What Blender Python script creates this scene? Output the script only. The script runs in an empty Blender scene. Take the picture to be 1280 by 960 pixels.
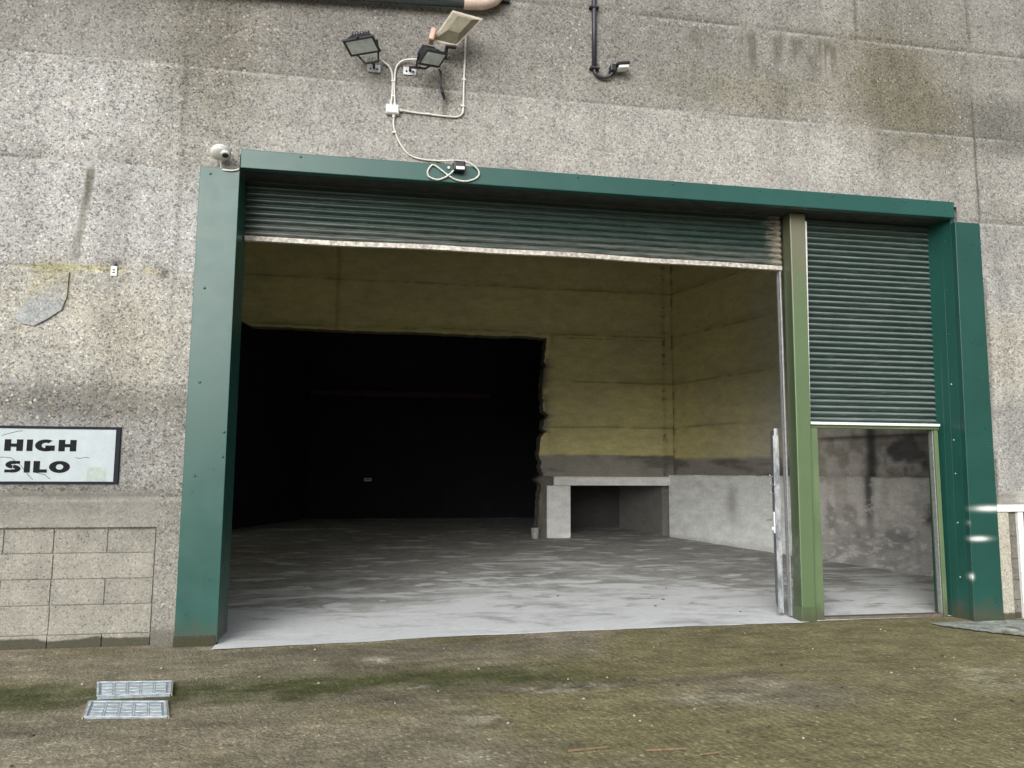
import bpy, math, random
import numpy as np
from mathutils import Vector, Matrix
random.seed(5)
C = bpy.context.scene.collection
R = math.radians
# ------------------------------------------------------------------ noise (numpy value noise)
_rng = np.random.default_rng(11)
_T = _rng.random((256, 256))
def vnoise(x, y):
    x = np.asarray(x, float); y = np.asarray(y, float)
    xi = np.floor(x).astype(int); yi = np.floor(y).astype(int)
    fx = x - xi; fy = y - yi
    fx = fx*fx*(3-2*fx); fy = fy*fy*(3-2*fy)
    a = _T[xi & 255, yi & 255]; b = _T[(xi+1) & 255, yi & 255]
    c = _T[xi & 255, (yi+1) & 255]; d = _T[(xi+1) & 255, (yi+1) & 255]
    return a*(1-fx)*(1-fy) + b*fx*(1-fy) + c*(1-fx)*fy + d*fx*fy
def fbm(x, y, o=4, ox=0.0):
    s = 0; a = 1; n = 0
    for k in range(o):
        s = s + a*vnoise(x*2**k + 17.3*k + ox, y*2**k + 9.1*k - ox); n += a; a *= .5
    return s/n
def sm(x, a, b):
    t = np.clip((x-a)/(b-a), 0, 1); return t*t*(3-2*t)
def gs(x, y, cx, cy, rx, ry):
    return np.exp(-((x-cx)/rx)**2 - ((y-cy)/ry)**2)
def mixc(col, c, w):
    return col*(1-w[:, None]) + np.array(c)[None, :]*w[:, None]
# ------------------------------------------------------------------ materials
class NT:
    def __init__(s, name):
        s.m = bpy.data.materials.new(name); s.m.use_nodes = True
        s.t = s.m.node_tree; s.t.nodes.clear()
        s.out = s.n('ShaderNodeOutputMaterial'); s.b = s.n('ShaderNodeBsdfPrincipled')
        s.l(s.b.outputs[0], s.out.inputs[0])
    def n(s, k, **kw):
        nd = s.t.nodes.new(k)
        for a, v in kw.items(): setattr(nd, a, v)
        return nd
    def l(s, a, b): s.t.links.new(a, b)
    def pos(s, scale=(1, 1, 1), rot=(0, 0, 0)):
        g = s.n('ShaderNodeNewGeometry'); mp = s.n('ShaderNodeMapping')
        mp.inputs['Scale'].default_value = scale; mp.inputs['Rotation'].default_value = rot
        s.l(g.outputs['Position'], mp.inputs['Vector']); return mp.outputs[0]
    def noise(s, vec, scale, detail=5, rough=.6, out='Fac'):
        n = s.n('ShaderNodeTexNoise'); s.l(vec, n.inputs['Vector'])
        n.inputs['Scale'].default_value = scale; n.inputs['Detail'].default_value = detail
        n.inputs['Roughness'].default_value = rough; return n.outputs[out]
    def voro(s, vec, scale, feat='F1'):
        n = s.n('ShaderNodeTexVoronoi', feature=feat); s.l(vec, n.inputs['Vector'])
        n.inputs['Scale'].default_value = scale; return n
    def ramp(s, fac, stops, interp='LINEAR'):
        r = s.n('ShaderNodeValToRGB'); s.l(fac, r.inputs[0]); e = r.color_ramp.elements
        r.color_ramp.interpolation = interp
        while len(e) < len(stops): e.new(.5)
        for i, (p, c) in enumerate(stops):
            e[i].position = p; e[i].color = (c, c, c, 1) if isinstance(c, (int, float)) else (*c, 1)
        return r.outputs[0]
    def mix(s, f, a, b, mode='MIX'):
        m = s.n('ShaderNodeMix', data_type='RGBA', blend_type=mode)
        for v, i in ((f, m.inputs[0]), (a, m.inputs[6]), (b, m.inputs[7])):
            if hasattr(v, 'is_output'): s.l(v, i)
            elif isinstance(v, (int, float)): i.default_value = v if i.type == 'VALUE' else (v, v, v, 1)
            else: i.default_value = (*v, 1)
        return m.outputs[2]
    def math(s, op, a, b=0.0):
        m = s.n('ShaderNodeMath', operation=op)
        for v, i in ((a, m.inputs[0]), (b, m.inputs[1])):
            if hasattr(v, 'is_output'): s.l(v, i)
            else: i.default_value = v
        return m.outputs[0]
    def attr(s, name='Col'):
        a = s.n('ShaderNodeAttribute'); a.attribute_name = name; return a
    def bump(s, h, strength=.4, dist=.01, prev=None):
        b = s.n('ShaderNodeBump'); b.inputs['Strength'].default_value = strength; b.inputs['Distance'].default_value = dist
        s.l(h, b.inputs['Height'])
        if prev is not None: s.l(prev, b.inputs['Normal'])
        s.l(b.outputs[0], s.b.inputs['Normal']); return b.outputs[0]
    def set(s, col=None, rough=None, metal=None, spec=None):
        for v, k in ((col, 'Base Color'), (rough, 'Roughness'), (metal, 'Metallic'), (spec, 'Specular IOR Level')):
            if v is None: continue
            if hasattr(v, 'is_output'): s.l(v, s.b.inputs[k])
            elif isinstance(v, (int, float)): s.b.inputs[k].default_value = v
            else: s.b.inputs[k].default_value = (*v, 1)
        return s.m

def pebble_mat():
    """exposed aggregate concrete: vertex tint x coarse and fine pebbles; attribute alpha = pebble contrast"""
    t = NT('aggregate_concrete'); p = t.pos(); a = t.attr()
    w = t.noise(p, 9, 3, .6, 'Color')
    pv = t.n('ShaderNodeVectorMath', operation='MULTIPLY_ADD'); t.l(w, pv.inputs[0]); pv.inputs[1].default_value = (.03, .03, .03); t.l(p, pv.inputs[2])
    v1 = t.voro(pv.outputs[0], 58); v2 = t.voro(pv.outputs[0], 115)
    s1 = t.n('ShaderNodeSeparateColor'); t.l(v1.outputs['Color'], s1.inputs[0])
    s2 = t.n('ShaderNodeSeparateColor'); t.l(v2.outputs['Color'], s2.inputs[0])
    c1 = t.ramp(s1.outputs[0], [(0, .42), (.12, .62), (.30, .95), (.82, 1.07), (.92, 1.26), (1, 1.5)])
    c2 = t.ramp(s2.outputs[1], [(0, .50), (.16, .80), (.4, 1.0), (.86, 1.12), (1, 1.35)])
    mul = t.mix(1.0, c1, c2, 'MULTIPLY')
    hue = t.mix(s1.outputs[2], (.92, .88, .82), (.86, .90, .95))
    mul = t.mix(1.0, mul, hue, 'MULTIPLY')
    peb = t.mix(a.outputs['Alpha'], (1, 1, 1), mul)
    blo = t.ramp(t.noise(p, 3.2, 8, .68), [(.25, .8), (.5, 1.0), (.75, 1.2)])
    big = t.voro(pv.outputs[0], 30); sb = t.n('ShaderNodeSeparateColor'); t.l(big.outputs['Color'], sb.inputs[0])
    wp = t.math('MULTIPLY', t.math('MULTIPLY', t.ramp(sb.outputs[0], [(.86, 0.0), (.9, 1.0)]), t.ramp(big.outputs['Distance'], [(.28, 1.0), (.42, 0.0)])), t.ramp(t.noise(p, 1.1, 4), [(.46, .05), (.62, .85)]))
    dk = t.ramp(t.noise(p, 26, 5, .7), [(.26, .78), (.40, 1.0)])
    col = t.mix(1.0, t.mix(1.0, t.mix(1.0, a.outputs['Color'], peb, 'MULTIPLY'), blo, 'MULTIPLY'), dk, 'MULTIPLY')
    col = t.mix(1.0, col, (.93, .945, .975), 'MULTIPLY')
    col = t.mix(t.math('MULTIPLY', wp, a.outputs['Alpha']), col, (.56, .55, .52))
    h = t.math('ADD', t.math('MULTIPLY', v1.outputs['Distance'], -1.0), t.math('MULTIPLY', t.noise(p, 60, 3), .6))
    t.bump(h, .4, .008)
    return t.set(col, .93, 0, .25)
def tint_concrete(name, noisescale=5, lo=.75, hi=1.25, rough=.9, bump=.3, stretch=(1, 1, 1), spec=.25):
    """smooth concrete whose tint comes from the vertex attribute"""
    t = NT(name); p = t.pos(stretch); q = t.pos(); a = t.attr()
    b = t.ramp(t.noise(p, noisescale, 9, .7), [(.25, lo), (.5, 1.0), (.75, hi)])
    f = t.ramp(t.noise(q, 42, 5, .75), [(.28, .72), (.5, 1.0), (.75, 1.2)])
    col = t.mix(1.0, t.mix(1.0, a.outputs['Color'], b, 'MULTIPLY'), f, 'MULTIPLY')
    t.bump(t.math('ADD', t.noise(p, noisescale*3, 8, .7), t.math('MULTIPLY', t.noise(q, 70, 3), .4)), bump, .02)
    return t.set(col, rough, 0, spec)
def ground_mat():
    t = NT('yard_concrete'); q = t.pos(); a = t.attr()
    st = t.pos((1, 1, 1), (0, 0, R(-14)))
    wv = t.n('ShaderNodeTexWave', wave_type='BANDS', bands_direction='X'); t.l(st, wv.inputs['Vector'])
    wv.inputs['Scale'].default_value = 4.6; wv.inputs['Distortion'].default_value = 9; wv.inputs['Detail'].default_value = 4
    wv.inputs['Detail Scale'].default_value = 2.6; wv.inputs['Detail Roughness'].default_value = .65
    b = t.ramp(t.noise(q, 2.4, 10, .72), [(.25, .66), (.5, 1.0), (.75, 1.38)])
    f = t.ramp(t.noise(q, 38, 6, .78), [(.25, .62), (.45, .96), (.62, 1.08), (.78, 1.4)])
    v = t.voro(q, 55); sc = t.n('ShaderNodeSeparateColor'); t.l(v.outputs['Color'], sc.inputs[0])
    g = t.ramp(sc.outputs[0], [(0, .72), (.15, .9), (.8, 1.04), (.94, 1.15), (.985, 1.5), (1, 1.9)])
    wf = t.ramp(wv.outputs['Fac'], [(0, .84), (.5, 1.0), (1, 1.14)])
    sk = t.ramp(t.noise(t.pos((1.0, 2.6, 1)), 3.2, 9, .74), [(.28, .60), (.5, 1.0), (.72, 1.42)])
    wm = t.mix(a.outputs['Alpha'], (1, 1, 1), wf)
    col = a.outputs['Color']
    lift = t.n('ShaderNodeRGB'); lift.outputs[0].default_value = (1.50, 1.48, 1.37, 1)
    for k in (b, f, g, wm, sk, lift.outputs[0]): col = t.mix(1.0, col, k, 'MULTIPLY')
    h = t.math('ADD', t.math('MULTIPLY', wv.outputs['Fac'], .22), t.math('ADD', t.noise(q, 30, 6, .7), t.math('MULTIPLY', v.outputs['Distance'], -.5)))
    t.bump(h, .5, .02)
    rg = t.ramp(t.noise(q, 1.3, 5), [(.3, .72), (.7, .95)])
    return t.set(col, rg, 0, .3)
def paint_mat(name, col, rough=.42, var=.12, dirt=(.06, .065, .05), dirt_amt=.5, glare=None, lowdirt=True, streak=True):
    """weathered sheet-metal paint"""
    t = NT(name); q = t.pos(); st = t.pos((6, 6, .5))
    c = t.mix(t.ramp(t.noise(q, 2.0, 6), [(.3, 0.0), (.7, 1.0)]), tuple(x*(1-var) for x in col), tuple(x*(1+var) for x in col))
    n1 = t.ramp(t.noise(q, 45, 4, .6), [(.70, 0.0), (.76, 1.0)])
    n2 = t.ramp(t.noise(st, 3, 7, .7), [(.52, 0.0), (.78, 1.0)])
    c = t.mix(t.math('MULTIPLY', n2, dirt_amt*.45), c, dirt)
    c = t.mix(t.math('MULTIPLY', n1, dirt_amt*.4), c, tuple(min(1, x*2.2+.05) for x in col))
    sx = t.n('ShaderNodeSeparateXYZ'); t.l(q, sx.inputs[0])
    if lowdirt:
        low = t.math('ADD', sx.outputs['Z'], t.math('MULTIPLY', t.noise(q, 7, 5), .5))
        lw = t.ramp(low, [(.27, 1.0), (.5, 0.0)])
        c = t.mix(t.math('MULTIPLY', lw, .75), c, (.075, .07, .045))
    if glare:  # soft white spots that paint glare into the colour
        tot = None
        for (cx, cz, rx, rz, am) in glare:
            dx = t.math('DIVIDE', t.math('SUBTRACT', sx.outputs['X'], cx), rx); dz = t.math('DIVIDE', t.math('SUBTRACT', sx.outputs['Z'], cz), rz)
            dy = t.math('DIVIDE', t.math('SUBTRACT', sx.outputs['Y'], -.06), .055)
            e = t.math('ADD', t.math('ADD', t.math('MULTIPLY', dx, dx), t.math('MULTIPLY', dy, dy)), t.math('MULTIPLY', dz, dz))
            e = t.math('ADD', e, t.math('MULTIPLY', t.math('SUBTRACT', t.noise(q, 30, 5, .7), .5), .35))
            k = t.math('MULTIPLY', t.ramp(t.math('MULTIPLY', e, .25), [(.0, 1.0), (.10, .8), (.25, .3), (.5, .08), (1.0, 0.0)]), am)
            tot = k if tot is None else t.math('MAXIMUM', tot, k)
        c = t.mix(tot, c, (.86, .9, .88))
    rr = t.ramp(t.noise(q, 8, 6), [(.3, rough-.03), (.7, rough+.06)])
    t.bump(t.noise(q, 2.2, 3), .05, .02)
    return t.set(c, rr, 0, .6)
def plain_mat(name, col, rough=.5, metal=0, var=.2, scale=12, spec=.5, bump=.1):
    t = NT(name); q = t.pos()
    c = t.mix(t.ramp(t.noise(q, scale, 7, .7), [(.3, 0.0), (.7, 1.0)]), tuple(x*(1-var) for x in col), tuple(min(1, x*(1+var)) for x in col))
    t.bump(t.noise(q, scale*3, 4), bump, .005)
    return t.set(c, rough, metal, spec)
def slat_mat():
    t = NT('shutter_paint'); q = t.pos(); st = t.pos((.9, 1, 16)); fine = t.pos((2.5, 2, 40))
    sx = t.n('ShaderNodeSeparateXYZ'); t.l(q, sx.inputs[0])
    c = t.mix(t.noise(q, 3, 6), (.007, .022, .019), (.014, .038, .032))
    # rubbed pale streaks running along the slats
    k = t.ramp(t.noise(st, 2.2, 8, .75), [(.52, 0.0), (.7, 1.0)])
    c = t.mix(t.math('MULTIPLY', k, .25), c, (.22, .26, .24))
    k2 = t.ramp(t.noise(fine, 3, 7, .75), [(.58, 0.0), (.68, 1.0)])
    c = t.mix(t.math('MULTIPLY', k2, .5), c, (.30, .31, .27))
    # bare rusty ends by the post
    e = t.math('ADD', sx.outputs['X'], t.math('MULTIPLY', t.noise(t.pos((3, 3, 22)), 3, 8), .7))
    ew = t.ramp(t.math('SUBTRACT', e, 4.72), [(.03, 0.0), (.16, 1.0)])
    big = t.math('LESS_THAN', sx.outputs['X'], 4.66)
    c = t.mix(t.math('MULTIPLY', t.math('MULTIPLY', ew, big), .85), c, (.28, .25, .20))
    # worn lower slats of the raised shutter
    lw = t.ramp(t.math('SUBTRACT', sx.outputs['Z'], 3.95), [(.0, 1.0), (.28, 0.0)])
    lw = t.math('MULTIPLY', t.math('MULTIPLY', lw, big), t.ramp(t.noise(st, 3, 7, .7), [(.4, 0.0), (.6, 1.0)]))
    c = t.mix(t.math('MULTIPLY', lw, .55), c, (.30, .29, .26))
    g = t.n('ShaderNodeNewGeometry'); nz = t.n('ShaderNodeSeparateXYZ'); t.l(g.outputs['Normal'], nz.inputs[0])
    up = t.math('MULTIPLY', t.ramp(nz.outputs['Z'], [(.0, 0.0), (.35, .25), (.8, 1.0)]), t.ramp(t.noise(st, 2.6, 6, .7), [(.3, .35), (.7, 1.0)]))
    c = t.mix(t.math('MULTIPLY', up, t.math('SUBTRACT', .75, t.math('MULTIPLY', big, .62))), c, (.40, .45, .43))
    t.bump(t.noise(q, 25, 4), .1, .01)
    return t.set(c, .36, 0, .6)

M = {}
M['wall'] = pebble_mat()
M['yard'] = ground_mat()
def floor_mat():
    t = NT('powdered_floor'); q = t.pos(); a = t.attr()
    wp = t.noise(t.pos((.5, 1.0, 1)), 1.1, 3, .5, 'Color')
    pv = t.n('ShaderNodeVectorMath', operation='MULTIPLY_ADD'); t.l(wp, pv.inputs[0]); pv.inputs[1].default_value = (1.6, .9, 0); t.l(q, pv.inputs[2])
    mp = t.n('ShaderNodeMapping'); t.l(pv.outputs[0], mp.inputs[0]); mp.inputs['Scale'].default_value = (.75, 1.35, 1)
    n = t.noise(mp.outputs[0], 1.5, 11, .66)
    m2 = t.n('ShaderNodeMapping'); t.l(pv.outputs[0], m2.inputs[0]); m2.inputs['Scale'].default_value = (.9, 1.9, 1); m2.inputs['Location'].default_value = (4, 9, 0)
    n2 = t.noise(m2.outputs[0], 1.3, 10, .62)
    f = t.math('ADD', t.math('MULTIPLY', a.outputs['Alpha'], .46), t.math('SUBTRACT', t.math('MULTIPLY', n, 1.75), .45))
    w = t.ramp(f, [(.48, 0.0), (.66, .28), (.84, .60), (1.04, .92)])
    w2 = t.math('MULTIPLY', t.ramp(t.math('ADD', t.math('MULTIPLY', a.outputs['Alpha'], .16), n2), [(.57, 0.0), (.60, .75), (.66, 1.0)]), .85)
    base = t.mix(1.0, a.outputs['Color'], t.ramp(t.noise(q, 5, 9, .7), [(.3, .7), (.7, 1.25)]), 'MULTIPLY')
    wh = t.mix(t.noise(q, 14, 8, .7), (.62, .65, .67), (.90, .92, .93))
    c = t.mix(t.math('MAXIMUM', w, w2), base, wh)
    t.bump(t.math('ADD', t.noise(q, 18, 7, .7), t.math('MULTIPLY', w2, .5)), .18, .015)
    return t.set(c, .85, 0, .25)
M['floor'] = floor_mat()
M['render'] = tint_concrete('stained_render', 3, .78, 1.2, .9, .35, (1, 1, 2.2))
M['green'] = paint_mat('green_paint', (.014, .082, .068), .30, .1, (.03, .05, .04), .22)
M['green_glare'] = paint_mat('green_paint_glare', (.012, .070, .056), .30, .1, (.03, .05, .04), .22,
    glare=[(6.76, 1.215, .20, .032, .85), (6.60, .885, .13, .028, .8), (6.475, .475, .035, .035, .85), (6.47, 1.06, .03, .03, .45)])  # glare streaks painted onto the right jamb and its reveal
M['olive'] = paint_mat('olive_paint', (.085, .145, .062), .4, .12, (.20, .15, .10), .5)
def post_mat():
    t = NT('post_paint'); q = t.pos(); sx = t.n('ShaderNodeSeparateXYZ'); t.l(q, sx.inputs[0])
    c = t.mix(t.noise(q, 3, 6), (.085, .140, .060), (.12, .18, .09))
    k = t.ramp(t.math('ADD', t.math('MULTIPLY', sx.outputs['Z'], .2), t.math('MULTIPLY', t.noise(t.pos((4, 4, .8)), 2, 7, .7), .35)), [(.86, 0.0), (1.06, .75)])
    c = t.mix(k, c, (.17, .145, .105))
    n1 = t.ramp(t.noise(q, 30, 6, .7), [(.64, 0.0), (.7, .5)]); c = t.mix(n1, c, (.30, .27, .2))
    lw = t.ramp(t.math('ADD', sx.outputs['Z'], t.math('MULTIPLY', t.noise(q, 9, 5), .3)), [(.2, .8), (.34, 0.0)])
    c = t.mix(lw, c, (.09, .085, .06))
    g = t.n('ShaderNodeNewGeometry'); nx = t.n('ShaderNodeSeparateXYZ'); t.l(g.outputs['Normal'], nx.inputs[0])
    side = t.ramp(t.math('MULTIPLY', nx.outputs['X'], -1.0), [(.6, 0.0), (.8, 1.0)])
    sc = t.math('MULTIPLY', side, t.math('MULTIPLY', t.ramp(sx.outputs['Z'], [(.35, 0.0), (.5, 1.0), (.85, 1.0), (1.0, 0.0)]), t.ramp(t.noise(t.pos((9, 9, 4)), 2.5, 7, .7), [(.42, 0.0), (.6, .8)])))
    c = t.mix(sc, c, (.45, .47, .46)); c = t.mix(t.math('MULTIPLY', side, .75), c, (.045, .065, .030))  # pale scuffs, then shade painted into the left-facing side
    return t.set(c, .42, 0, .7)
M['post'] = post_mat()
M['lime'] = paint_mat('frame_paint', (.115, .175, .085), .5, .12, (.3, .3, .22), .6)
M['soffit'] = plain_mat('soffit_dirt', (.035, .04, .038), .8, 0, .6, 7)
M['slat'] = slat_mat()
M['galv'] = plain_mat('galvanised_steel', (.40, .41, .42), .42, .55, .3, 18)
M['bar'] = plain_mat('worn_bar', (.50, .47, .42), .6, .1, .7, 26)
M['whitebar'] = plain_mat('white_trim', (.78, .80, .78), .5, 0, .12, 14)
M['black'] = plain_mat('black_plastic', (.018, .018, .022), .4, 0, .3, 20)
M['blackpaint'] = plain_mat('black_frame', (.008, .011, .018), .6, 0, .3, 20, .2)
M['cable'] = plain_mat('white_cable', (.66, .65, .60), .5, 0, .14, 30)
M['boxgrey'] = plain_mat('box_grey', (.66, .67, .67), .5, 0, .1, 30)
M['glassgrey'] = plain_mat('lamp_glass', (.62, .70, .72), .15, 0, .2, 14, .8)
M['lanternglass'] = plain_mat('lantern_glass', (.27, .25, .185), .25, 0, .2, 10, .6)
M['rim'] = plain_mat('lantern_rim', (.66, .58, .50), .55, 0, .2, 14)
M['salmon'] = plain_mat('faded_pink_plastic', (.62, .40, .31), .55, 0, .22, 10)
M['pinkwhite'] = plain_mat('bleached_plastic', (.72, .58, .50), .5, 0, .2, 9)
M['pipe'] = plain_mat('pipe_grey', (.05, .085, .095), .2, 0, .2, 8, 1.0)
M['conduit'] = plain_mat('conduit_black', (.035, .032, .045), .4, 0, .2, 16)
M['lens'] = plain_mat('pale_lens', (.8, .82, .82), .2, 0, .05, 30)
M['dome'] = plain_mat('white_plastic', (.78, .78, .76), .35, 0, .06, 30)
M['letters'] = plain_mat('letter_black', (.008, .010, .012), .7, 0, .2, 30, .15)
M['sticker'] = plain_mat('old_sticker', (.37, .44, .41), .6, 0, .14, 25)
M['tub'] = plain_mat('dusty_tub', (.42, .42, .40), .7, 0, .35, 18)
M['grate'] = plain_mat('grate_steel', (.56, .64, .69), .55, .25, .45, 14)
M['pit'] = plain_mat('grate_pit', (.30, .34, .38), .8, 0, .4, 30)
M['brass'] = plain_mat('brass_edge', (.40, .36, .26), .5, .2, .3, 25)
M['splinter'] = plain_mat('orange_wood', (.21, .15, .09), .8, 0, .3, 40)
M['stone'] = plain_mat('pale_stone', (.36, .34, .29), .9, 0, .3, 60)
M['leaf'] = plain_mat('dead_leaf', (.055, .045, .034), .8, 0, .4, 60)
M['dark'] = plain_mat('shade_dark_concrete', (.013, .014, .021), .9, 0, .4, 2)  # near-black blue tint paints in the darkness of the unlit inner bay
M['rust'] = plain_mat('rusty_beam', (.07, .035, .03), .8, 0, .3, 6)
M['timber'] = plain_mat('wet_timber', (.13, .11, .085), .8, 0, .4, 20)

def door_leaf_mat():
    t = NT('scraped_door'); q = t.pos((5, 5, 1.2)); z = t.pos()
    c = t.mix(t.ramp(t.noise(q, 3, 8, .75), [(.42, 0.0), (.6, 1.0)]), (.11, .125, .14), (.36, .38, .39))
    c = t.mix(t.ramp(t.noise(z, 20, 6, .7), [(.58, 0.0), (.66, 1.0)]), c, (.08, .09, .10))
    return t.set(c, .5, .2, .5)
M['leafdoor'] = door_leaf_mat()
def sign_mat():
    t = NT('sign_white'); q = t.pos(); c = (.43, .50, .53)
    v = t.voro(t.pos((1, 1, 1)), 4.2, 'DISTANCE_TO_EDGE')
    w = t.noise(q, 5, 4); 
    crack = t.math('MULTIPLY', t.ramp(v.outputs['Distance'], [(.006, 1.0), (.014, 0.0)]), t.ramp(t.noise(q, 4.5, 3), [(.5, 0.0), (.56, 1.0)]))
    c = t.mix(t.ramp(t.noise(q, 9, 6, .7), [(.35, .0), (.75, 1.0)]), c, (.36, .42, .44))
    c = t.mix(t.math('MULTIPLY', crack, .0), c, (.15, .16, .16))
    c = t.mix(t.math('MULTIPLY', t.ramp(t.noise(t.pos((2, 1, 6)), 8, 6, .7), [(.66, 0.0), (.72, 1.0)]), .7), c, (.3, .3, .28))
    return t.set(c, .4, 0, .5)
M['sign'] = sign_mat()
def block_mat():
    t = NT('block_concrete'); p = t.pos(); sx = t.n('ShaderNodeSeparateXYZ'); t.l(p, sx.inputs[0])
    v1 = t.voro(p, 85); s1 = t.n('ShaderNodeSeparateColor'); t.l(v1.outputs['Color'], s1.inputs[0])
    c1 = t.ramp(s1.outputs[0], [(0, .5), (.08, .8), (.3, .96), (.8, 1.06), (1, 1.3)])
    blk = t.n('ShaderNodeAttribute'); blk.attribute_name = 'Col'
    b = t.ramp(t.noise(p, 4, 8, .7), [(.25, .78), (.75, 1.22)])
    col = t.mix(1.0, t.mix(1.0, blk.outputs['Color'], c1, 'MULTIPLY'), b, 'MULTIPLY')
    z = t.math('ADD', sx.outputs['Z'], t.math('MULTIPLY', t.noise(p, 3, 5), -.13))
    moss = t.ramp(z, [(.0, 1.0), (.005, .9), (.02, 0.0)])
    col = t.mix(t.math('MULTIPLY', moss, .9), col, (.055, .055, .034))
    t.bump(t.math('ADD', t.math('MULTIPLY', v1.outputs['Distance'], -1.0), t.noise(p, 40, 4)), .45, .008)
    return t.set(col, .93, 0, .2)
M['block'] = block_mat()
# ------------------------------------------------------------------ mesh building
class MB:
    def __init__(s): s.v = []; s.f = []; s.c = []
    def add(s, vs, fs, col=None):
        o = len(s.v); s.v += [tuple(v) for v in vs]; s.f += [tuple(i+o for i in f) for f in fs]
        s.c += [col or (1, 1, 1, 1)]*len(vs); return s
    def hexa(s, p, col=None):      # p: bottom 4 (ccw from above), top 4
        return s.add(p, [(3, 2, 1, 0), (4, 5, 6, 7), (0, 1, 5, 4), (1, 2, 6, 5), (2, 3, 7, 6), (3, 0, 4, 7)], col)
    def box(s, x0, x1, y0, y1, z0, z1, col=None):
        return s.hexa([(x0, y0, z0), (x1, y0, z0), (x1, y1, z0), (x0, y1, z0), (x0, y0, z1), (x1, y0, z1), (x1, y1, z1), (x0, y1, z1)], col)
    def obox(s, c, u, v, w, a, b, d, top=1.0):   # centre, unit axes, full sizes; top scales the +w face
        c = Vector(c); u = Vector(u); v = Vector(v); w = Vector(w); P = []
        for k, sc in ((-.5, 1), (.5, top)):
            for i, j in ((-.5, -.5), (.5, -.5), (.5, .5), (-.5, .5)): P.append(c + u*a*i*sc + v*b*j*sc + w*d*k)
        return s.hexa(P)
    def tube(s, pts, r, n=10, cap=True):
        pts = [Vector(p) for p in pts]; rings = []
        rs = r if isinstance(r, (list, tuple)) else [r]*len(pts); prev = None
        for i, p in enumerate(pts):
            t = (pts[min(i+1, len(pts)-1)] - pts[max(i-1, 0)]).normalized()
            if prev is None:
                a = Vector((0, 0, 1)) if abs(t.z) < .9 else Vector((1, 0, 0)); u = t.cross(a).normalized()
            else:
                u = (prev - t*prev.dot(t)).normalized()
            prev = u; w = t.cross(u)
            rings.append([p + (u*math.cos(2*math.pi*k/n) + w*math.sin(2*math.pi*k/n))*rs[i] for k in range(n)])
        vs = [q for g in rings for q in g]; fs = []
        for i in range(len(pts)-1):
            for k in range(n):
                fs.append((i*n+k, i*n+(k+1) % n, (i+1)*n+(k+1) % n, (i+1)*n+k))
        if cap: fs += [tuple(range(n-1, -1, -1)), tuple((len(pts)-1)*n+k for k in range(n))]
        return s.add(vs, fs)
    def prism(s, poly, o, u, v, w, d):   # 2D polygon in (u,v) about o, extruded d along w
        o = Vector(o); u = Vector(u); v = Vector(v); w = Vector(w); n = len(poly)
        vs = [o+u*a+v*b for a, b in poly] + [o+u*a+v*b+w*d for a, b in poly]
        return s.add(vs, [tuple(range(n-1, -1, -1)), tuple(range(n, 2*n))] + [(i, (i+1) % n, n+(i+1) % n, n+i) for i in range(n)])
    def dome(s, c, axis, r, h, n=20, m=6):
        c = Vector(c); w = Vector(axis).normalized(); a = Vector((0, 0, 1)) if abs(w.z) < .9 else Vector((1, 0, 0))
        u = w.cross(a).normalized(); v = w.cross(u); vs = []; fs = []
        for i in range(m):
            th = math.pi/2*i/m
            for k in range(n): vs.append(c + (u*math.cos(2*math.pi*k/n)+v*math.sin(2*math.pi*k/n))*r*math.cos(th) + w*h*math.sin(th))
        vs.append(c+w*h)
        for i in range(m-1):
            for k in range(n): fs.append((i*n+k, i*n+(k+1) % n, (i+1)*n+(k+1) % n, (i+1)*n+k))
        for k in range(n): fs.append(((m-1)*n+k, (m-1)*n+(k+1) % n, m*n))
        fs.append(tuple(range(n-1, -1, -1)))
        return s.add(vs, fs)
    def build(s, name, mat, parent=None, bevel=0, smooth=False, base=None, colors=False):
        org = parent['_org'] if parent is not None else (base or (0, 0, 0))
        me = bpy.data.meshes.new(name); me.from_pydata([(a-org[0], b-org[1], c-org[2]) for a, b, c in s.v], [], s.f)
        me.materials.append(mat)
        if smooth: me.polygons.foreach_set('use_smooth', [True]*len(me.polygons))
        if colors:
            at = me.color_attributes.new('Col', 'FLOAT_COLOR', 'POINT'); at.data.foreach_set('color', [x for c in s.c for x in c])
        me.update()
        return link(name, me, parent, org, bevel)
def link(name, me, parent, org, bevel=0):
    o = bpy.data.objects.new(name, me); C.objects.link(o)
    if parent is not None: o.parent = parent
    else: o.location = org
    o['_org'] = [float(x) for x in org]
    if bevel:
        b = o.modifiers.new('bevel', 'BEVEL'); b.width = bevel; b.segments = 2; b.limit_method = 'ANGLE'; b.angle_limit = R(35)
    return o
def thing(name, label, cat, loc, group=None):
    o = bpy.data.objects.new(name, None); C.objects.link(o); o.location = loc; o.empty_display_size = .1
    o['_org'] = [float(x) for x in loc]; return tag(o, label, cat, group)
def tag(o, label=None, cat=None, group=None, kind=None):
    for k, v in (('label', label), ('category', cat), ('group', group), ('kind', kind)):
        if v: o[k] = v
    return o
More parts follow.
